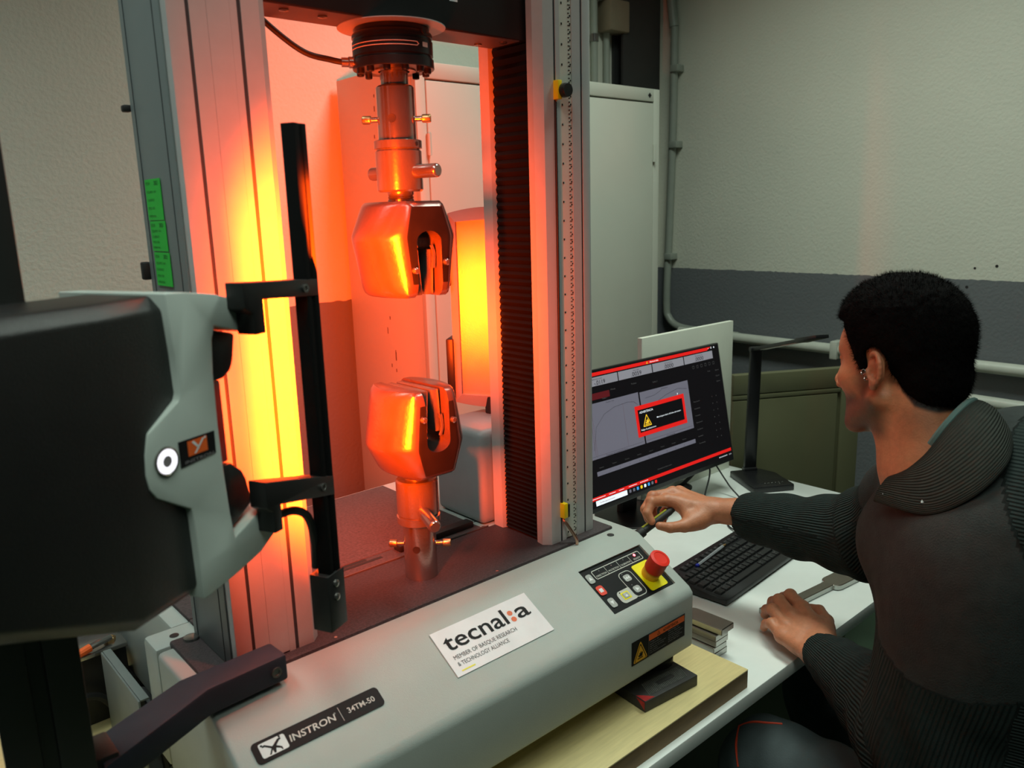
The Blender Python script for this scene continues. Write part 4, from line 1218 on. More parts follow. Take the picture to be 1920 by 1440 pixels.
def specimen(loc, rz, L=0.290, hl=0.066, hw=0.0235, nw=0.0115, th=0.0125, label='', group=None):
    t_ = thing('tensile_specimen', label, 'metal bar', loc, rz, group)
    P = []
    f = 0.016
    for k in range(7):
        a = R(90 * k / 6)
        P.append((L / 2 - hl - f * math.sin(a), hw - (hw - nw) * (1 - math.cos(a))))
    top = [(L / 2, hw)] + P
    full = top + [(-x, y) for x, y in reversed(top)]
    full = full + [(x, -y) for x, y in reversed(full)]
    n = len(full)
    b = MB(Matrix.Translation(loc) @ Matrix.Rotation(rz, 4, 'Z'))
    b.add([(x, y, 0) for x, y in full] + [(x, y, th) for x, y in full], [(i, (i + 1) % n, n + (i + 1) % n, n + i) for i in range(n)], 1)
    b.f += [list(range(n)), list(range(n, 2 * n))]
    b.m += [0, 0]
    b.build('bar', [M_SPEC, M_SPECE], t_, smooth=20, bevel=0.0014, seg=1, bang=60, bmat=0)  # chamfers in the darker face colour draw the contact shadow between stacked bars
    return t_


th = math.atan2(-0.03, 0.29)
specimen((0.850, -0.140, DZ + 0.0002), R(-6), label='dogbone steel tensile specimen lying on the desk under the hand of the man')
names = ('bottom', 'second from the bottom', 'third from the bottom', 'fourth from the bottom', 'topmost')
for k in range(5):
    j = (0.003, 0.002, 0.0005, -0.001, 0.003)[k]
    specimen((0.5135 + j * 0.6, -0.0080 + j + (0.0 if k < 4 else -0.012), DZ + 0.0002 + 0.0129 * k), R(90) + (0.02, -0.01, 0.015, 0.0, 0.03)[k], L=0.270, hl=0.075, hw=0.0205, nw=0.0105,
             label='steel tensile specimen, %s in the stack beside the machine' % names[k], group='stack of steel specimens')

# levelling block under the machine front
t = thing('wedge_block', 'flat black block with a hatched top and red corner under the machine front', 'block', (0.29, -0.17, BZ))
BM = frame((0.305, -0.166, BZ), (1, -0.10, 0), (0.10, 1, 0))
M_BLK = mat('dark_rubber_block', (0.030, 0.028, 0.027), 0.55, var=0.2, vscale=80)
M_HATCH = mat('worn_grey_tread', (0.14, 0.14, 0.125), 0.7, var=0.3, vscale=120)
M_REDP = mat('red_paint', (0.42, 0.02, 0.02), 0.6, var=0.4, vscale=120)
MB(BM).box(-0.063, 0.060, -0.026, 0.120, 0, 0.0195).build('block', M_BLK, t, bevel=0.0015)
b = MB(BM)
for k in range(30):
    x = -0.045 + 0.0032 * k
    if x > 0.042:
        break
    b.add([(x, -0.018, 0.0197), (x + 0.0016, -0.018, 0.0197), (x + 0.0136, 0.012, 0.0197), (x + 0.0120, 0.012, 0.0197), (x + .0004, -0.018, 0.0207), (x + 0.0012, -0.018, 0.0207), (x + 0.0132, 0.012, 0.0207), (x + 0.0124, 0.012, 0.0207)], [(0, 1, 5, 4), (1, 2, 6, 5), (2, 3, 7, 6), (3, 0, 4, 7), (4, 5, 6, 7)])
o = b.build('tread_rib', M_HATCH, t)
o['kind'] = 'stuff'
MB(BM).prism([(p[0], p[1], 0.0200) for p in rrpts(-0.012, -0.006, 0.026, 0.002, 0.002)], (0, 0, 0.0012)).build('key_slot', M_BLK, t)
b = MB(BM)
b.add([(-0.0620, -0.0250, 0.0199), (-0.040, -0.0250, 0.0199), (-0.052, -0.012, 0.0199), (-0.0620, -0.004, 0.0199)], [(0, 1, 2, 3)])
b.add([(-0.0634, -0.0250, 0.004), (-0.0634, -0.006, 0.0185), (-0.0634, -0.0250, 0.0185)], [(0, 1, 2)])
b.build('red_corner', M_REDP, t)

# clutter behind the machine at the left
M_SHEET = mat('grey_sheet_steel', (0.20, 0.22, 0.21), 0.42)
t = thing('cable_tray', 'grey sheet steel cable tray lying beside the back left corner of the machine', 'tray', (-0.38, 0.28, BZ))
ta, tb = Vector((-0.394, 0.192, BZ)), Vector((-0.394, 0.372, BZ))
TMx = frame(ta, tb - ta, (0, 0, 1))
TL = (tb - ta).length
MB(TMx).box(0, TL, 0, 0.135, -0.003, 0.0).build('side_wall', M_SHEET, t, bevel=0.001)
MB(TMx).box(0, TL, 0.133, 0.136, 0.0, 0.012).build('flange', M_SHEET, t, bevel=0.001)
MB(TMx).box(0, TL, 0, 0.003, 0.0, 0.035).build('bottom', M_SHEET, t)
t = thing('terminal_block', 'shiny steel terminal bracket with an orange lug behind the black camera', 'connector', (-0.40, 0.42, BZ))
MB().box(-0.450, -0.352, 0.405, 0.470, BZ, -0.115).build('housing', M_RUBBER, t, bevel=0.003)
MB().box(-0.452, -0.352, 0.392, 0.460, -0.115, -0.108).build('bracket', M_STEEL, t, bevel=0.001)
MB().lathe([(0.009, 0), (0.009, 0.006), (0.006, 0.008)], (-0.372, 0.415, -0.108), (0, 0, 1), 6).build('nut', M_BRASS, t)
MB().tube([(-0.372, 0.410, -0.100), (-0.395, 0.400, -0.098), (-0.42, 0.392, -0.10)], 0.0050, 10).build('lug', M_STEEL, t)
MB().tube([(-0.405, 0.397, -0.099), (-0.445, 0.385, -0.105), (-0.49, 0.37, -0.12)], 0.0065, 10).build('orange_sleeve', M_ORANGE, t)
for lab, pts, r in (('black cable looping down behind the extensometer post', [(-0.57, 0.33, -0.229), (-0.52, 0.335, -0.229), (-0.48, 0.355, -0.205), (-0.45, 0.375, -0.17), (-0.405, 0.388, -0.18), (-0.375, 0.386, -0.228)], 0.006),
                    ('black cable along the left side of the machine base', [(-0.368, 0.375, -0.222), (-0.369, 0.33, -0.17), (-0.368, 0.27, -0.135), (-0.369, 0.215, -0.17), (-0.368, 0.20, -0.222)], 0.006)):
    tag(MB().tube(pts, r, 8).build('cable', M_RUBBER), lab, 'cable')

# ------------------------------------------------------------------ the man
import openvdb


class Sdf:
    """signed distance field on a grid; shapes are blended smoothly, then meshed as one surface"""

    def __init__(self, lo, hi, h):
        self.o = np.array(lo, float)
        self.h = h
        self.n = np.ceil((np.array(hi) - self.o) / h).astype(int) + 1
        self.d = np.full(self.n, 0.2, np.float32)

    def sub(self, lo, hi):
        a = np.clip(np.floor((np.array(lo) - self.o) / self.h).astype(int), 0, self.n)
        b = np.clip(np.ceil((np.array(hi) - self.o) / self.h).astype(int) + 1, 0, self.n)
        sl = tuple(slice(i, j) for i, j in zip(a, b))
        ax = [self.o[k] + self.h * np.arange(a[k], b[k], dtype=np.float32) for k in range(3)]
        return sl, np.meshgrid(*ax, indexing='ij')

    def mix(self, sl, e, k, sign=1):
        d = self.d[sl]
        if sign > 0:
            h = np.maximum(k - np.abs(d - e), 0) / k
            self.d[sl] = np.minimum(d, e) - h * h * k * 0.25
        else:
            h = np.maximum(k - np.abs(d + e), 0) / k
            self.d[sl] = np.maximum(d, -e) + h * h * k * 0.25

    def cap(self, a, b, ra, rb, k=0.01, sign=1):
        a, b = np.array(a, float), np.array(b, float)
        m = max(ra, rb) + k + 4 * self.h
        sl, (X, Y, Z) = self.sub(np.minimum(a, b) - m, np.maximum(a, b) + m)
        ab = b - a
        t = np.clip(((X - a[0]) * ab[0] + (Y - a[1]) * ab[1] + (Z - a[2]) * ab[2]) / max(ab @ ab, 1e-9), 0, 1)
        e = np.sqrt((X - a[0] - t * ab[0]) ** 2 + (Y - a[1] - t * ab[1]) ** 2 + (Z - a[2] - t * ab[2]) ** 2) - (ra + (rb - ra) * t)
        self.mix(sl, e, k, sign)
        return self

    def chain(self, pts, rs, k=0.006):
        for i in range(len(pts) - 1):
            self.cap(pts[i], pts[i + 1], rs[i], rs[i + 1], k)
        return self

    def ell(self, c, r, k=0.01, sign=1, M=None):
        c, r = np.array(c, float), np.array(r, float)
        m = r.max() + k + 4 * self.h
        sl, (X, Y, Z) = self.sub(c - m, c + m)
        X, Y, Z = X - c[0], Y - c[1], Z - c[2]
        if M is not None:
            X, Y, Z = (X * M[0][i] + Y * M[1][i] + Z * M[2][i] for i in range(3))
        k0 = np.sqrt((X / r[0]) ** 2 + (Y / r[1]) ** 2 + (Z / r[2]) ** 2)
        k1 = np.sqrt((X / r[0] ** 2) ** 2 + (Y / r[1] ** 2) ** 2 + (Z / r[2] ** 2) ** 2)
        self.mix(sl, k0 * (k0 - 1) / np.maximum(k1, 1e-6), k, sign)
        return self

    def mesh(self):
        g = openvdb.FloatGrid(0.2)
        g.copyFromArray(np.ascontiguousarray(self.d))
        p, q = g.convertToQuads(0.0)[:2]
        return p * self.h + self.o, q


def make_obj(name, V, Q, mats, parent, colors=None, attrs=None):
    me = bpy.data.meshes.new(name)
    me.from_pydata(V.tolist(), [], Q.tolist())
    for mm in mats:
        me.materials.append(mm)
    me.polygons.foreach_set('use_smooth', [True] * len(me.polygons))
    if colors is not None:
        a = me.color_attributes.new('Col', 'FLOAT_COLOR', 'POINT')
        a.data.foreach_set('color', np.concatenate([colors, np.ones((len(V), 1))], 1).astype(np.float32).ravel())
    for k, v in (attrs or {}).items():
        a = me.attributes.new(k, 'FLOAT', 'POINT')
        a.data.foreach_set('value', v.astype(np.float32))
    bm = bmesh.new()
    bm.from_mesh(me)
    bmesh.ops.recalc_face_normals(bm, faces=bm.faces)
    bm.to_mesh(me)
    bm.free()
    return link(name, me, parent)


MAN = thing('person', 'dark-haired man in a dark ribbed jacket seated at the desk, reaching towards the monitor', 'person', (0.62, -0.72, FZ))

# --- head in its own frame (x to his right, y forward, z up)
hy_, hp_ = R(13), R(-7)
HR = np.array(Matrix.Rotation(-hy_, 3, 'Z') @ Matrix.Rotation(hp_, 3, 'X') @ Matrix.Rotation(R(2), 3, 'Y'))
HO = np.array((0.556, -0.408, 0.311))
HS_ = 0.94
S = Sdf((-0.125, -0.17, -0.24), (0.125, 0.15, 0.175), 0.0017)
S.ell((0, -0.014, 0.045), (0.0745, 0.096, 0.084), 0.01)
S.ell((0, 0.030, -0.020), (0.062, 0.062, 0.080), 0.02)
S.ell((0, 0.036, 0.034), (0.062, 0.056, 0.046), 0.015)
S.ell((0, 0.048, -0.082), (0.043, 0.042, 0.032), 0.02)
S.ell((0, 0.075, -0.099), (0.017, 0.016, 0.016), 0.014)
for s in (-1, 1):
    S.cap((s * 0.054, -0.004, -0.050), (s * 0.030, 0.062, -0.098), 0.019, 0.014, 0.016)
    S.ell((s * 0.047, 0.052, -0.020), (0.016, 0.022, 0.018), 0.020)
    S.cap((s * 0.010, 0.0835, 0.026), (s * 0.042, 0.067, 0.026), 0.0095, 0.008, 0.010)
    S.ell((s * 0.031, 0.092, 0.006), (0.015, 0.014, 0.010), 0.008, -1)
    S.ell((s * 0.031, 0.0715, 0.005), (0.0118, 0.0118, 0.0118), 0.001)
    S.cap((s * 0.018, 0.083, 0.0135), (s * 0.044, 0.073, 0.0115), 0.0036, 0.0036, 0.003)
    S.cap((s * 0.020, 0.082, -0.0035), (s * 0.043, 0.073, -0.003), 0.0030, 0.0030, 0.003)
    S.ell((s * 0.012, 0.101, -0.036), (0.0075, 0.010, 0.007), 0.006)
S.cap((0, 0.089, 0.016), (0, 0.1095, -0.026), 0.0075, 0.0095, 0.010)
S.ell((0, 0.1110, -0.030), (0.0100, 0.0100, 0.0090), 0.006)
for s in (-1, 1):
    S.cap((0, 0.0905, -0.060), (s * 0.021, 0.0790, -0.0640), 0.0060, 0.0030, 0.006)
    S.cap((0, 0.0885, -0.0715), (s * 0.019, 0.0780, -0.0680), 0.0064, 0.0030, 0.006)
    S.cap((0, 0.0965, -0.0658), (s * 0.018, 0.0845, -0.0662), 0.0014, 0.0010, 0.002, -1)
# ears
EK = 0.84
for s in (-1, 1):
    ex, ey, ez = s * 0.0735, -0.014, -0.004
    S.ell((ex, ey, ez), (0.008, 0.017 * EK, 0.029 * EK), 0.008)
    ring = []
    for a in np.linspace(R(-35), R(250), 15):
        yy = ey - 0.004 - EK * 0.0175 * math.sin(a) * (1.0 if math.sin(a) > 0 else 0.8)
        zz = ez + 0.004 + EK * 0.0275 * math.cos(a)
        ring.append((ex + s * (0.0075 + 0.0080 * max(math.sin(a), 0)), yy, zz))
    S.chain(ring, [0.0034] * len(ring), 0.003)
    S.chain([(ex + s * 0.0078, ey - 0.009, ez + 0.016), (ex + s * 0.009, ey - 0.010, ez + 0.003), (ex + s * 0.0078, ey - 0.006, ez - 0.009)], [0.0028, 0.0032, 0.0028], 0.003)
    S.ell((ex + s * 0.0055, ey + 0.001, ez - 0.0225), (0.0050, 0.0078, 0.0085), 0.004)
    S.ell((ex + s * 0.0060, ey + 0.0115, ez - 0.003), (0.0040, 0.0040, 0.0060), 0.004)
    S.ell((ex + s * 0.0130, ey - 0.0005, ez + 0.000), (0.0090, 0.0078, 0.0125), 0.003, -1)
    S.ell((ex + s * 0.0080, ey + 0.0020, ez - 0.004), (0.0050, 0.0045, 0.0060), 0.003, -1)
# neck
S.cap((0, -0.030, -0.045), (0, -0.060, -0.165), 0.0535, 0.0580, 0.022)
S.cap((0, -0.050, -0.165), (0, -0.085, -0.235), 0.0600, 0.0720, 0.02)
S.cap((-0.030, 0.005, -0.075), (-0.018, -0.010, -0.20), 0.022, 0.022, 0.02)
S.cap((0.030, 0.005, -0.075), (0.018, -0.010, -0.20), 0.022, 0.022, 0.02)
S.ell((0, 0.020, -0.150), (0.012, 0.012, 0.014), 0.015)
HEADS = S


def zline(y):
    """height of the hair line on the side of the head as a function of y (forward)"""
    return np.interp(y, [-0.12, -0.085, -0.060, -0.042, -0.034, -0.026, -0.010, 0.006, 0.0085, 0.026, 0.030, 0.040, 0.055, 0.068, 0.078, 0.100], [-0.062, -0.070, -0.060, -0.036, -0.012, 0.020, 0.029, 0.026, -0.006, -0.004, 0.018, 0.046, 0.070, 0.080, 0.088, 0.096])


def head_colors(P):
    x, y, z = P.T
    n = len(P)
    C_ = np.tile(np.array([[0.66, 0.26, 0.125]]), (n, 1))

    def blend(w, c):
        nonlocal C_
        C_ = C_ * (1 - w[:, None]) + np.array(c) * w[:, None]
    sm = lambda v, a, b: np.clip((v - a) / (b - a), 0, 1) ** 2 * (3 - 2 * np.clip((v - a) / (b - a), 0, 1))
    cheek = np.exp(-(((np.abs(x) - 0.05) / 0.02) ** 2 + ((y - 0.055) / 0.02) ** 2 + ((z + 0.03) / 0.02) ** 2))
    blend(cheek * 0.3, (0.64, 0.20, 0.09))
    # stubble: jaw, chin, upper lip, sideburn
    jaw = np.maximum(sm(-z, 0.030, 0.058) * sm(y, -0.026, 0.004), sm(-z, -0.004, 0.012) * np.exp(-((y - 0.018) / 0.014) ** 2)) * sm(0.128 + z, 0.0, 0.03)
    lip = np.exp(-((z + 0.052) / 0.008) ** 2) * sm(y, 0.078, 0.088) * (np.abs(x) < 0.03)
    side = np.exp(-((y - 0.017) / 0.013) ** 2) * sm(-z, 0.010, 0.03) * sm(0.08 + z, 0, 0.02)
    blend(np.clip(np.maximum(np.maximum(jaw * 0.86, lip * 0.70), side * 0.85), 0, 1), (0.085, 0.047, 0.030))
    lips = np.exp(-((z + 0.0658) / 0.009) ** 2 - (x / 0.020) ** 2) * sm(y, 0.084, 0.092)
    blend(np.clip(lips * 0.9, 0, 1), (0.36, 0.085, 0.06))
    brow = np.exp(-((z - 0.030 + 0.02 * np.abs(np.abs(x) - 0.028)) / 0.0055) ** 2) * sm(y, 0.055, 0.066) * (np.abs(x) < 0.05) * (np.abs(x) > 0.009)
    blend(np.clip(brow * 0.95, 0, 1), (0.015, 0.01, 0.008))
    eye = (np.hypot(np.abs(x) - 0.031, z - 0.005) < 0.009) & (y > 0.0725) & (np.abs(z - 0.005) < 0.0062)
    C_[eye] = (0.55, 0.50, 0.46)
    C_[(np.hypot(np.abs(x) - 0.031, z - 0.004) < 0.0048) & (y > 0.078)] = (0.03, 0.018, 0.012)
    lash = (np.abs(z - 0.0115) < 0.0020) & (y > 0.074) & (np.abs(np.abs(x) - 0.031) < 0.013)
    C_[lash] = (0.02, 0.012, 0.01)
    ear = (np.abs(x) > 0.074) & (np.abs(y + 0.012) < 0.03) & (np.abs(z + 0.002) < 0.045)
    blend(ear * 0.45, (0.50, 0.14, 0.075))
    nape = sm(-y, 0.02, 0.06) * sm(-z, 0.05, 0.075) * sm(0.135 + z, 0.0, 0.06)
    blend(nape * 0.45, (0.14, 0.065, 0.035))
    scalp = sm(z - zline(y), -0.004, 0.004) * ~((np.abs(x) > 0.0755) & (np.abs(y + 0.014) < 0.024) & (np.abs(z) < 0.036))
    blend(scalp, (0.02, 0.014, 0.012))
    return C_


def to_world(P):
    return (P * HS_) @ HR.T + HO


# --- hands and wrists (world coordinates), rooted inside the sleeves
SKIN = np.array([0.54, 0.205, 0.105])


B = Sdf((0.32, -0.68, -0.30), (0.82, 0.16, 0.47), 0.0018)
corn = to_world(np.array([(x, y, z) for x in (-0.122, 0.122) for y in (-0.165, 0.145) for z in (-0.235, 0.17)]))
sl, (X, Y, Zg) = B.sub(corn.min(0), corn.max(0))
Pl = ((np.stack([X - HO[0], Y - HO[1], Zg - HO[2]], -1) @ HR / HS_ - HEADS.o) / HEADS.h).astype(np.float32)
top_ = np.array(HEADS.d.shape) - 2
inside = np.all((Pl >= 0) & (Pl < top_), axis=-1)
Pi = np.clip(Pl, 0, top_ - 0.001)
i0 = Pi.astype(np.int32)
f0 = Pi - i0
e = np.zeros(X.shape, np.float32)
for dx in (0, 1):
    for dy in (0, 1):
        for dz in (0, 1):
            w3 = (f0[..., 0] if dx else 1 - f0[..., 0]) * (f0[..., 1] if dy else 1 - f0[..., 1]) * (f0[..., 2] if dz else 1 - f0[..., 2])
            e += w3 * HEADS.d[i0[..., 0] + dx, i0[..., 1] + dy, i0[..., 2] + dz]
e = np.where(inside, e * HS_, 0.2)
B.mix(sl, e, 0.004)
del X, Y, Zg, Pl, Pi, i0, f0, e, inside
HANDS = []


def hand(w, fore, mcp, pip, dip, tip, tcm, tmcp, tip1, ttip, r0=0.0092):
    w, fore = np.array(w, float), np.array(fore, float)
    mcp = [np.array(p, float) for p in mcp]
    ac = mcp[-1] - mcp[0]
    B.cap(fore, w, 0.0300, 0.0225, 0.012)
    B.cap(w + ac * 0.16, fore + ac * 0.12, 0.0215, 0.027, 0.012)
    B.cap(w - ac * 0.16, fore - ac * 0.12, 0.0215, 0.027, 0.012)
    for i, p in enumerate(mcp):
        wi = w + ac * (i / 3 - 0.5) * 0.42
        B.cap(wi, p, 0.0185, 0.0112 - 0.0007 * i, 0.014)
        B.cap(wi * 0.45 + p * 0.55, p, 0.0125, 0.0108 - 0.0006 * i, 0.012)
        B.ell(p, (0.0115, 0.0115, 0.0115), 0.010)
        f = (1.0, 1.03, 0.97, 0.84)[i] * r0 / 0.0092
        B.cap(p, pip[i], 0.0104 * f, 0.0092 * f, 0.0045)
        B.cap(pip[i], dip[i], 0.0093 * f, 0.0080 * f, 0.003)
        B.cap(dip[i], tip[i], 0.0081 * f, 0.0068 * f, 0.003)
        B.ell(pip[i], (0.0096 * f,) * 3, 0.004)
    B.cap(w + (np.array(tcm) - w) * 0.4, tcm, 0.019, 0.0170, 0.012)
    B.cap(tcm, tmcp, 0.0190, 0.0135, 0.014)
    B.cap((np.array(tcm) + np.array(tmcp)) / 2, mcp[0] * 0.75 + w * 0.25, 0.0125, 0.0105, 0.014)
    B.cap(tmcp, tip1, 0.0122, 0.0104, 0.004)
    B.cap(tip1, ttip, 0.0105, 0.0082, 0.003)
    HANDS.append((w, fore, list(mcp) + [np.array(q, float) for q in pip]))


LW = np.array((0.6005, -0.2920, -0.2330))
hand(LW, (0.510, -0.405, -0.224),
     [(0.6872, -0.2061, -0.2110), (0.6548, -0.2048, -0.2190), (0.6270, -0.2065, -0.2270), (0.6040, -0.2127, -0.2350)],
     [(0.7092, -0.1687, -0.2060), (0.6801, -0.1615, -0.2090), (0.6520, -0.1646, -0.2170), (0.6190, -0.1820, -0.2270)],
     [(0.7215, -0.1470, -0.2230), (0.6960, -0.1390, -0.2260), (0.6690, -0.1420, -0.2320), (0.6340, -0.1620, -0.2410)],
     [(0.7250, -0.1390, -0.2410), (0.7010, -0.1310, -0.2430), (0.6750, -0.1350, -0.2480), (0.6400, -0.1540, -0.2550)],
     (0.6456, -0.2740, -0.2290), (0.6910, -0.2540, -0.2220), (0.7190, -0.2250, -0.2210), (0.7270, -0.1950, -0.2290), r0=0.0116)
RW = np.array((0.689, 0.000, -0.068))
hand(RW, (0.722, -0.090, -0.060),
     [(0.6291, 0.0721, -0.0487), (0.6600, 0.0825, -0.0435), (0.6880, 0.0860, -0.0500), (0.7100, 0.0830, -0.0640)],
     [(0.5870, 0.0810, -0.0430), (0.6151, 0.1010, -0.0440), (0.6530, 0.1100, -0.0560), (0.6860, 0.1080, -0.0760)],
     [(0.5680, 0.0770, -0.0610), (0.5880, 0.0990, -0.0640), (0.6250, 0.1090, -0.0760), (0.6620, 0.1080, -0.0940)],
     [(0.5690, 0.0660, -0.0770), (0.5830, 0.0860, -0.0820), (0.6150, 0.0950, -0.0920), (0.6480, 0.0970, -0.1080)],
     (0.6480, 0.0045, -0.0775), (0.6090, 0.0140, -0.0830), (0.5790, 0.0270, -0.0820), (0.5600, 0.0390, -0.0760), r0=0.0105)
# arms and shoulders under the clothes join the hands to the neck: one surface
for sh, el, fo in (((0.436, -0.585, 0.075), (0.450, -0.530, -0.215), (0.510, -0.405, -0.224)), ((0.690, -0.420, 0.080), (0.742, -0.290, -0.055), (0.722, -0.090, -0.060))):
    B.cap((0.555, -0.475, 0.10), sh, 0.050, 0.045, 0.02).cap(sh, el, 0.045, 0.040, 0.01).cap(el, fo, 0.040, 0.034, 0.01)
B.cap((0.552, -0.450, 0.16), (0.560, -0.490, 0.06), 0.052, 0.060, 0.02)
V, Q = B.mesh()
del B
Vl = ((V - HO) @ HR) / HS_
Cc = head_colors(Vl)
for w_, fo, knuckles in HANDS:
    near = np.linalg.norm(V - w_, axis=1) < 0.26
    c = np.tile(SKIN, (near.sum(), 1))
    Pn = V[near]
    for p in knuckles:
        ww = np.exp(-((Pn - p) ** 2).sum(1) / 0.010 ** 2)[:, None] * 0.40
        c = c * (1 - ww) + np.array([0.46, 0.115, 0.07]) * ww
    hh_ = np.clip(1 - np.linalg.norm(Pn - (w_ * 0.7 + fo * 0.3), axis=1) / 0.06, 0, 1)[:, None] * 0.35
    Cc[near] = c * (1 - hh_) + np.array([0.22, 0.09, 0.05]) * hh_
M_SKIN = mat('skin', (0.4, 0.16, 0.08), 0.48, var=0.10, vscale=120, bump=0.25, bscale=350, attr='Col')
M_SKIN.node_tree.nodes['Principled BSDF'].inputs['Subsurface Weight'].default_value = 0.12
M_SKIN.node_tree.nodes['Principled BSDF'].inputs['Subsurface Radius'].default_value = (0.01, 0.003, 0.0015)
make_obj('body', V, Q, [M_SKIN], MAN, Cc)

# --- hair: a thin cap over the scalp with a rough surface and short strands
M_HAIR = mat('black_hair', (0.0045, 0.004, 0.004), 0.85, var=0.3, vscale=300, bump=0.4, bscale=500, spec=0.04)
S = Sdf((-0.105, -0.14, -0.10), (0.105, 0.125, 0.165), 0.0019)
S.ell((0, -0.014, 0.047), (0.0815, 0.1030, 0.0960), 0.01)
S.ell((0, -0.062, -0.020), (0.0560, 0.0480, 0.0520), 0.02)
S.ell((0, 0.025, 0.078), (0.066, 0.066, 0.058), 0.02)
sl, (X, Y, Zg) = S.sub(S.o, S.o + S.n * S.h)
S.d = np.maximum(S.d, ((zline(Y) - Zg) * 0.75).astype(np.float32))
for s in (-1, 1):
    S.ell((s * 0.0790, -0.0120, -0.001), (0.030, 0.0215, 0.034), 0.004, -1)
    S.cap((s * 0.0655, 0.0165, 0.02), (s * 0.0640, 0.0170, 0.000), 0.0085, 0.0065, 0.004)
def lump(shape, h, size, amp):
    """smooth random relief with features of about the given size"""
    n_ = [int(k * h / size) + 4 for k in shape]
    g_ = rng.normal(size=n_).astype(np.float32)
    for ax in range(3):
        t_ = np.arange(shape[ax]) * h / size
        i_ = t_.astype(int)
        f_ = (t_ - i_).astype(np.float32)
        f_ = f_ * f_ * (3 - 2 * f_)
        sh = [1, 1, 1]
        sh[ax] = -1
        f_ = f_.reshape(sh)
        g_ = np.take(g_, i_, ax) * (1 - f_) + np.take(g_, i_ + 1, ax) * f_
    return g_ * amp


S.d = S.d + lump(S.d.shape, S.h, 0.016, 0.0009) + lump(S.d.shape, S.h, 0.006, 0.0006)
Vr, Qr = S.mesh()
HA = make_obj('hair', to_world(Vr), Qr, [M_HAIR], MAN)
sel = rng.choice(len(Vr), 26000)
P0 = Vr[sel]
cn = P0 - np.array((0, -0.014, 0.03))
N0 = cn / np.linalg.norm(cn, axis=1)[:, None]
keep_ = P0[:, 2] > zline(P0[:, 1]) - 0.006
P0, N0 = P0[keep_], N0[keep_]
tan = rng.normal(size=P0.shape) * 0.45 + np.array((0, 0.15, -0.35)) * (N0[:, 2:3] < 0.8)
D0 = N0 * 0.8 + tan
D0 /= np.linalg.norm(D0, axis=1)[:, None]
ln = rng.uniform(0.004, 0.009, (len(P0), 1))
sd = np.cross(D0, rng.normal(size=P0.shape))
sd /= np.linalg.norm(sd, axis=1)[:, None]
a_, b_, c_ = P0 - N0 * .001 - sd * 0.0003, P0 - N0 * .001 + sd * 0.0003, P0 + D0 * ln
Vs = np.stack([a_, b_, c_], 1).reshape(-1, 3)
me = bpy.data.meshes.new('hair_strands')
me.from_pydata(to_world(Vs).tolist(), [], np.arange(len(Vs)).reshape(-1, 3).tolist())
me.materials.append(M_HAIR)
o = link('hair_strands', me, HA)
o['kind'] = 'stuff'
# earrings
for (x, y, z), r in (((-0.0840, 0.0010, -0.0060), 0.0038), ((-0.0830, -0.0035, -0.0150), 0.0036)):
    pts = [to_world(np.array([(x + r * 0.3 * math.sin(a), y + r * math.cos(a), z + r * math.sin(a))]))[0] for a in np.linspace(0, 2 * math.pi * 0.97, 16)]
    MB().tube(pts, 0.00075, 6, smooth=0).build('earring', M_STEEL, MAN)
    MB().lathe([(0, -0.0012), (0.0012, 0), (0, 0.0012)], to_world(np.array([(x - 0.001, y + r * 0.7, z - r * 0.7)]))[0], (0, 0, 1), 10).build('earring_bead', M_STEEL, MAN)

# --- clothes
LS, RS = np.array((0.430, -0.595, 0.082)), np.array((0.690, -0.420, 0.095))
LE, RE = np.array((0.450, -0.530, -0.215)), np.array((0.742, -0.290, -0.055))
NB = np.array((0.560, -0.500, 0.130))


def rib_mat(name):
    m = mat(name, (0.02, 0.02, 0.02), 0.85, var=0.15, vscale=60, attr='Col', spec=0.15)
    nt = m.node_tree
    at = nt.nodes.new('ShaderNodeAttribute')
    at.attribute_name = 'rib'
    sn = nt.nodes.new('ShaderNodeMath')
    sn.operation = 'SINE'
    nt.links.new(at.outputs['Fac'], sn.inputs[0])
    nz = nt.nodes.new('ShaderNodeTexNoise')
    nz.inputs['Scale'].default_value = 420
    ad = nt.nodes.new('ShaderNodeMath')
    ad.operation = 'MULTIPLY_ADD'
    ad.inputs[1].default_value = 0.8
    nt.links.new(nz.outputs['Fac'], ad.inputs[0])
    nt.links.new(sn.outputs[0], ad.inputs[2])
    bp = nt.nodes.new('ShaderNodeBump')
    bp.inputs['Strength'].default_value = 0.75
    bp.inputs['Distance'].default_value = 0.0016
    nt.links.new(ad.outputs[0], bp.inputs['Height'])
    nt.links.new(bp.outputs['Normal'], nt.nodes['Principled BSDF'].inputs['Normal'])
    return m


M_KNIT = rib_mat('dark_ribbed_knit')
S = Sdf((0.22, -1.10, -0.62), (1.02, 0.02, 0.30), 0.0042)
hipL, hipR = np.array((0.560, -0.830, -0.44)), np.array((0.760, -0.700, -0.44))
S.cap(LS * .86 + RS * .14, RS * .86 + LS * .14, 0.078, 0.074, 0.03)
S.cap(LS * .75 + RS * .25 + (0.01, -.01, -.05), hipL, 0.100, 0.125, 0.05)
S.cap(RS * .75 + LS * .25 + (0, -.01, -.05), hipR, 0.100, 0.125, 0.05)
S.cap((0.545, -0.505, 0.05), (0.62, -0.68, -0.40), 0.125, 0.150, 0.05)
S.cap(NB + (0.0, -0.01, -0.04), NB + (-0.003, 0.012, 0.035), 0.090, 0.076, 0.04)
S.cap(LS, LE, 0.092, 0.090, 0.08)
S.cap(NB + (-0.03, -0.10, 0.02), NB + (0.05, -0.05, 0.03), 0.085, 0.085, 0.04)
S.cap((0.480, -0.640, 0.150), (0.625, -0.590, 0.160), 0.090, 0.090, 0.06)
S.cap(LE, LW + (LE - LW) * 0.20, 0.086, 0.050, 0.03)
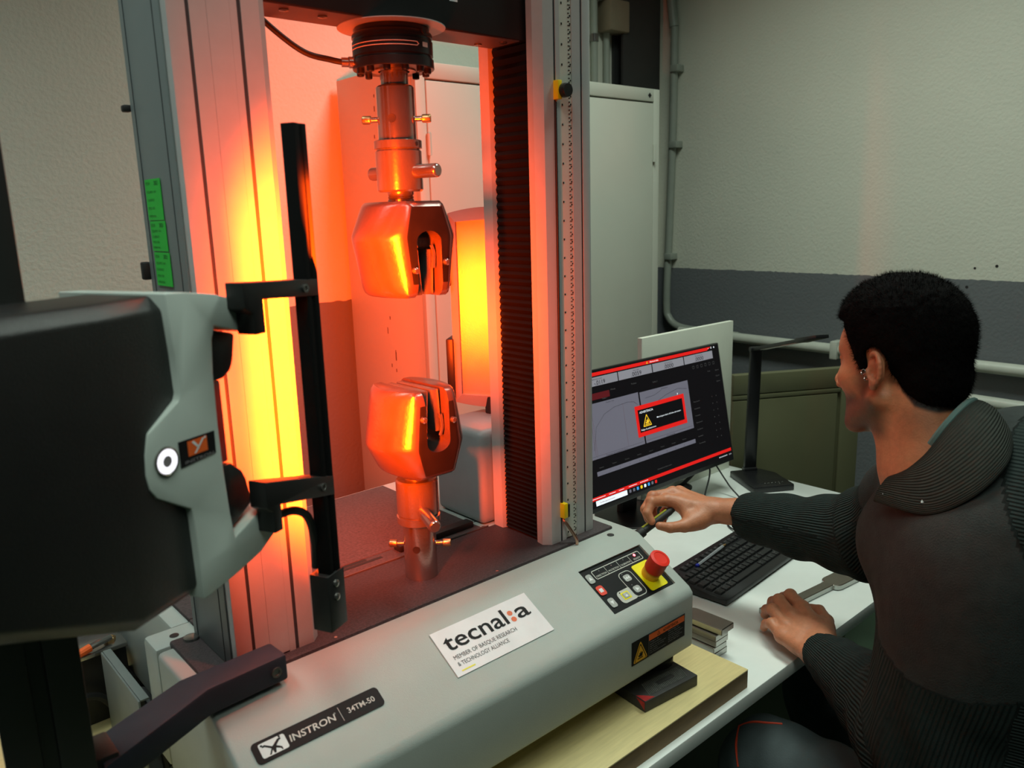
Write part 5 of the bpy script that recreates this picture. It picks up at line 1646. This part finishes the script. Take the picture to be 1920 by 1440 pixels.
S.cap(LW + (LE - LW) * 0.22, LW + (LE - LW) * 0.06, 0.0480, 0.0430, 0.006)
S.cap(RS, RE, 0.082, 0.070, 0.035)
S.cap(RE, RW + (RE - RW) * 0.32, 0.074, 0.052, 0.03)
S.cap(RW + (RE - RW) * 0.40, RW + (RE - RW) * 0.26, 0.0500, 0.0455, 0.006)
# folds: gentle ripples around the elbows and over the belly
sl, (X, Y, Zg) = S.sub(S.o, S.o + S.n * S.h)
fold = np.zeros_like(S.d)
for a, b, w_, amp, f in ((LE, LW, 0.16, 0.0035, 95), (RE, RW, 0.17, 0.0040, 90), (LE, LS, 0.16, 0.0045, 60), (RE, RS, 0.14, 0.004, 70)):
    ax = (b - a) / np.linalg.norm(b - a)
    tt = (X - a[0]) * ax[0] + (Y - a[1]) * ax[1] + (Zg - a[2]) * ax[2]
    rr = np.sqrt((X - a[0]) ** 2 + (Y - a[1]) ** 2 + (Zg - a[2]) ** 2)
    fold += amp * np.exp(-(rr / w_) ** 2) * np.sin(f * tt + 22 * X - 30 * Zg)
fold += 0.004 * np.sin(26 * Zg + 14 * X + 9 * Y) * np.sin(17 * X - 12 * Y + 4 * Zg)
S.d += fold.astype(np.float32)
# hollow the cuffs a little so the wrists come out of an opening
for w_, e_, r, q in ((LW, LE, 0.0365, 0.11), (RW, RE, 0.0390, 0.30)):
    S.cap(w_ - (e_ - w_) * 0.05, w_ + (e_ - w_) * q, r, r, 0.004, -1)
del X, Y, Zg, fold
Vj, Qj = S.mesh()


def seg_param(P, a, b):
    ab = b - a
    t_ = ((P - a) @ ab) / (ab @ ab)
    foot = a + np.clip(t_, 0, 1)[:, None] * ab
    dist = np.linalg.norm(P - foot, axis=1)
    e1 = np.cross(ab, (0.13, 0.25, 1.0))
    e1 /= np.linalg.norm(e1)
    e2 = np.cross(ab / np.linalg.norm(ab), e1)
    return t_, dist, np.arctan2((P - a) @ e2, (P - a) @ e1)


rib = np.full(len(Vj), 0.0)
colj = np.tile(np.array([[0.018, 0.026, 0.0245]]), (len(Vj), 1))
best = np.full(len(Vj), 9.0)
for a, b, n in ((LE, LW, 76), (RE, RW, 80), (LS, LE, 90), (RS, RE, 90)):
    t_, dist, ang = seg_param(Vj, a, b)
    use = (dist < 0.105) & (dist < best) & (t_ > -0.05)
    rib[use] = ang[use] * n
    best[use] = dist[use]
body_ = best > 8
rib[body_] = (Vj[body_, 2] * 1.0 + Vj[body_, 0] * 0.3) * 1300
canvas = (Vj[:, 2] > -0.035 + 0.35 * (Vj[:, 0] - 0.45)) & (np.linalg.norm(Vj - RE, axis=1) > 0.13) & (np.linalg.norm(Vj - RW, axis=1) > 0.2)
canvas &= ~(Vj[:, 1] < -0.628 - 0.6 * (0.17 - Vj[:, 2]))
rib[canvas] = 0
colj[canvas] = (0.034, 0.0385, 0.0375)
JK = make_obj('jacket', Vj, Qj, [M_KNIT], MAN, colj, {'rib': rib})

# collar: a wide ribbed shawl, folded over
ctr = np.array((0.535, -0.482, 0.20))
I_ = np.array([(0.462, -0.458, 0.168), (0.437, -0.497, 0.214), (0.449, -0.517, 0.254), (0.492, -0.525, 0.277), (0.565, -0.514, 0.270), (0.622, -0.480, 0.240), (0.618, -0.440, 0.190), (0.570, -0.418, 0.140)])
O_ = np.array([(0.430, -0.440, 0.148), (0.385, -0.525, 0.165), (0.385, -0.575, 0.200), (0.415, -0.600, 0.238), (0.490, -0.585, 0.250), (0.600, -0.543, 0.222), (0.672, -0.470, 0.165), (0.600, -0.400, 0.118)])


def cr(P, n):
    out = []
    m_ = len(P)
    for i in range(m_ - 1):
        p0, p1, p2, p3 = P[max(i - 1, 0)], P[i], P[i + 1], P[min(i + 2, m_ - 1)]
        for t_ in np.linspace(0, 1, n, endpoint=False):
            out.append(0.5 * (2 * p1 + (p2 - p0) * t_ + (2 * p0 - 5 * p1 + 4 * p2 - p3) * t_ ** 2 + (3 * p1 - p0 - 3 * p2 + p3) * t_ ** 3))
    return np.array(out + [P[-1]])


Ic, Oc = cr(I_, 9), cr(O_, 9)
inn = Ic - (Ic - ctr) * np.array((0.10, 0.10, 0)) + (0, 0, -0.055)
mid = (Ic + Oc) / 2 + (0, 0, 0.012)
hem = Oc + (0, 0, -0.004)
und = (Ic + Oc) / 2 + (0, 0, -0.016)
key = [inn, Ic + (0, 0, -0.006), Ic + (Oc - Ic) * 0.14 + (0, 0, 0.006), mid, Ic + (Oc - Ic) * 0.8 + (0, 0, 0.006), hem, hem + (0, 0, -0.009), und]
rows_ = cr(np.array(key).reshape(len(key), -1), 6).reshape(-1, len(Ic), 3)
nr, ncol = rows_.shape[:2]
Vc = rows_.reshape(-1, 3)
Qc = np.array([(i * ncol + j, i * ncol + j + 1, (i + 1) * ncol + j + 1, (i + 1) * ncol + j) for i in range(nr - 1) for j in range(ncol - 1)])
ribc = np.repeat(np.linspace(0, 1, nr), ncol) * 270
make_obj('collar', Vc, Qc, [M_KNIT], MAN, np.tile(np.array([[0.034, 0.038, 0.032]]), (len(Vc), 1)), {'rib': ribc})
M_TEAL = mat('teal_fleece', (0.075, 0.135, 0.125), 0.9)
MB().tube([tuple(p) for p in (Ic + (Ic - ctr) * -0.05 + (0, 0, 0.002))[12:42]], 0.0055, 8, smooth=0).build('collar_lining', M_TEAL, MAN)
for p in ((0.392, -0.520, 0.1645), (0.428, -0.455, 0.150)):
    MB().lathe([(0.004, 0), (0.0042, 0.0015), (0.002, 0.003), (0, 0.0032)], p, (-0.5, -0.4, 0.6), 14).build('snap_button', M_STEEL, MAN)

# trousers and shoes
M_TRO = mat('blue_grey_work_trousers', (0.050, 0.064, 0.068), 0.8, var=0.12, vscale=40, bump=0.4, bscale=350)
LK, RK = np.array((0.545, -0.235, -0.470)), np.array((0.850, -0.190, -0.470))
S = Sdf((0.35, -1.05, -1.0), (1.02, -0.05, -0.30), 0.005)
hL, hR = np.array((0.590, -0.790, -0.47)), np.array((0.760, -0.690, -0.47))
S.cap(hL, hR, 0.135, 0.135, 0.03)
S.cap(hL, LK, 0.105, 0.086, 0.03).cap(hR, RK, 0.105, 0.084, 0.03)
S.cap(LK, (0.56, -0.27, -0.90), 0.082, 0.062, 0.03).cap(RK, (0.84, -0.25, -0.90), 0.082, 0.062, 0.03)
sl, (X, Y, Zg) = S.sub(S.o, S.o + S.n * S.h)
S.d += (0.0035 * np.sin(45 * Y + 20 * X) * np.sin(30 * X - 18 * Zg) + 0.002 * np.sin(90 * Y - 40 * Zg)).astype(np.float32)
Vt, Qt = S.mesh()
TR = make_obj('trousers', Vt, Qt, [M_TRO], MAN)
M_PIPING = mat('orange_red_piping', (0.65, 0.05, 0.015), 0.6)
for pts in ([(0.4611, -0.219, -0.432), (0.4800, -0.2015, -0.4105), (0.4990, -0.1915, -0.4010), (0.5170, -0.1837, -0.3950)], [(0.5170, -0.1837, -0.3950), (0.5280, -0.2028, -0.3820), (0.5414, -0.2278, -0.3778), (0.5560, -0.248, -0.3772)]):
    MB().tube(pts, 0.0021, 6).build('piping', M_PIPING, TR)
M_SHOE = mat('black_work_shoe', (0.015, 0.014, 0.013), 0.5)
for c in ((0.56, -0.27), (0.84, -0.25)):
    S = Sdf((c[0] - .08, c[1] - .12, FZ), (c[0] + .08, c[1] + .22, FZ + .16), 0.006)
    S.cap((c[0], c[1], FZ + .05), (c[0], c[1] + .14, FZ + .042), 0.045, 0.038, 0.02).cap((c[0], c[1], FZ + .05), (c[0], c[1], FZ + .12), 0.048, 0.046, 0.02)
    Vq, Qq = S.mesh()
    Vq[:, 2] = np.maximum(Vq[:, 2], FZ)
    make_obj('shoe', Vq, Qq, [M_SHOE], MAN)
# stool
t = thing('stool', 'black round work stool under the seated man', 'stool', (0.675, -0.74, FZ))
MB().lathe([(0.05, -0.665), (0.185, -0.655), (0.195, -0.63), (0.185, -0.607), (0.10, -0.602), (0, -0.602)], (0.675, -0.74, 0), seg=40).build('seat', M_RUBBER, t)
MB().cyl((0.675, -0.74, FZ + 0.06), (0.675, -0.74, -0.66), 0.025, 20).build('column', M_STEEL2, t)
for k in range(5):
    d = dirv(72 * k + 10)
    p = Vector((0.675, -0.74, FZ + 0.07))
    MB().loft([sec_ for sec_ in ([p + d * 0.02 + Vector((d.y, -d.x, 0)) * s * 0.02 + Vector((0, 0, zz)) for s, zz in ((-1, -.02), (1, -.02), (1, .02), (-1, .02))], [p + d * 0.27 + Vector((d.y, -d.x, 0)) * s * 0.013 + Vector((0, 0, zz - .015)) for s, zz in ((-1, -.01), (1, -.01), (1, .01), (-1, .01))])]).build('leg', M_RUBBER, t)
    MB().lathe([(0.02, -0.012), (0.025, -0.008), (0.025, 0.008), (0.02, 0.012)], p + d * 0.265 + Vector((0, 0, -0.045)), (d.y, -d.x, 0), 18).build('castor', M_RUBBER, t)

# marker in his right hand
t = thing('marker_pen', 'black pen with a yellow-green stripe held in the right hand of the man', 'pen', (0.60, 0.06, -0.07))
qa, qb = Vector((0.6180, 0.0600, -0.0680)), Vector((0.5380, 0.0770, -0.1010))
qd = (qb - qa).normalized()
LL = (qb - qa).length
MB().lathe([(0.0060, -0.012), (0.0078, 0.0), (0.0078, LL * 0.80), (0.0105, LL * 0.83), (0.0112, LL), (0.008, LL + 0.007), (0, LL + 0.008)], qa, qd, 20).build('barrel', M_RUBBER, t)
M_LIME = mat('yellow_green_plastic', (0.55, 0.60, 0.06), 0.4)
sd_ = qd.cross(Vector((0.3, 0.2, 1))).normalized()
nn = sd_.cross(qd)
if nn.dot(Vector((-0.66, -0.91, 0.55)) - qa) < 0:
    nn = -nn
pp = [qa + qd * 0.004 + nn * 0.0066 - sd_ * 0.0028, qa + qd * LL * 0.80 + nn * 0.0066 - sd_ * 0.0028, qa + qd * LL * 0.80 + nn * 0.0066 + sd_ * 0.0028, qa + qd * 0.004 + nn * 0.0066 + sd_ * 0.0028]
MB().prism(pp, nn * 0.0022).build('stripe', M_LIME, t)

for o in list(COL.objects):
    if o.name.split('.')[0] in ('screen_lettering', 'dim_lettering', 'white_lettering', 'small_print', 'dark_red_lines', 'graph_field', 'readout_field'):
        o['kind'] = 'stuff'
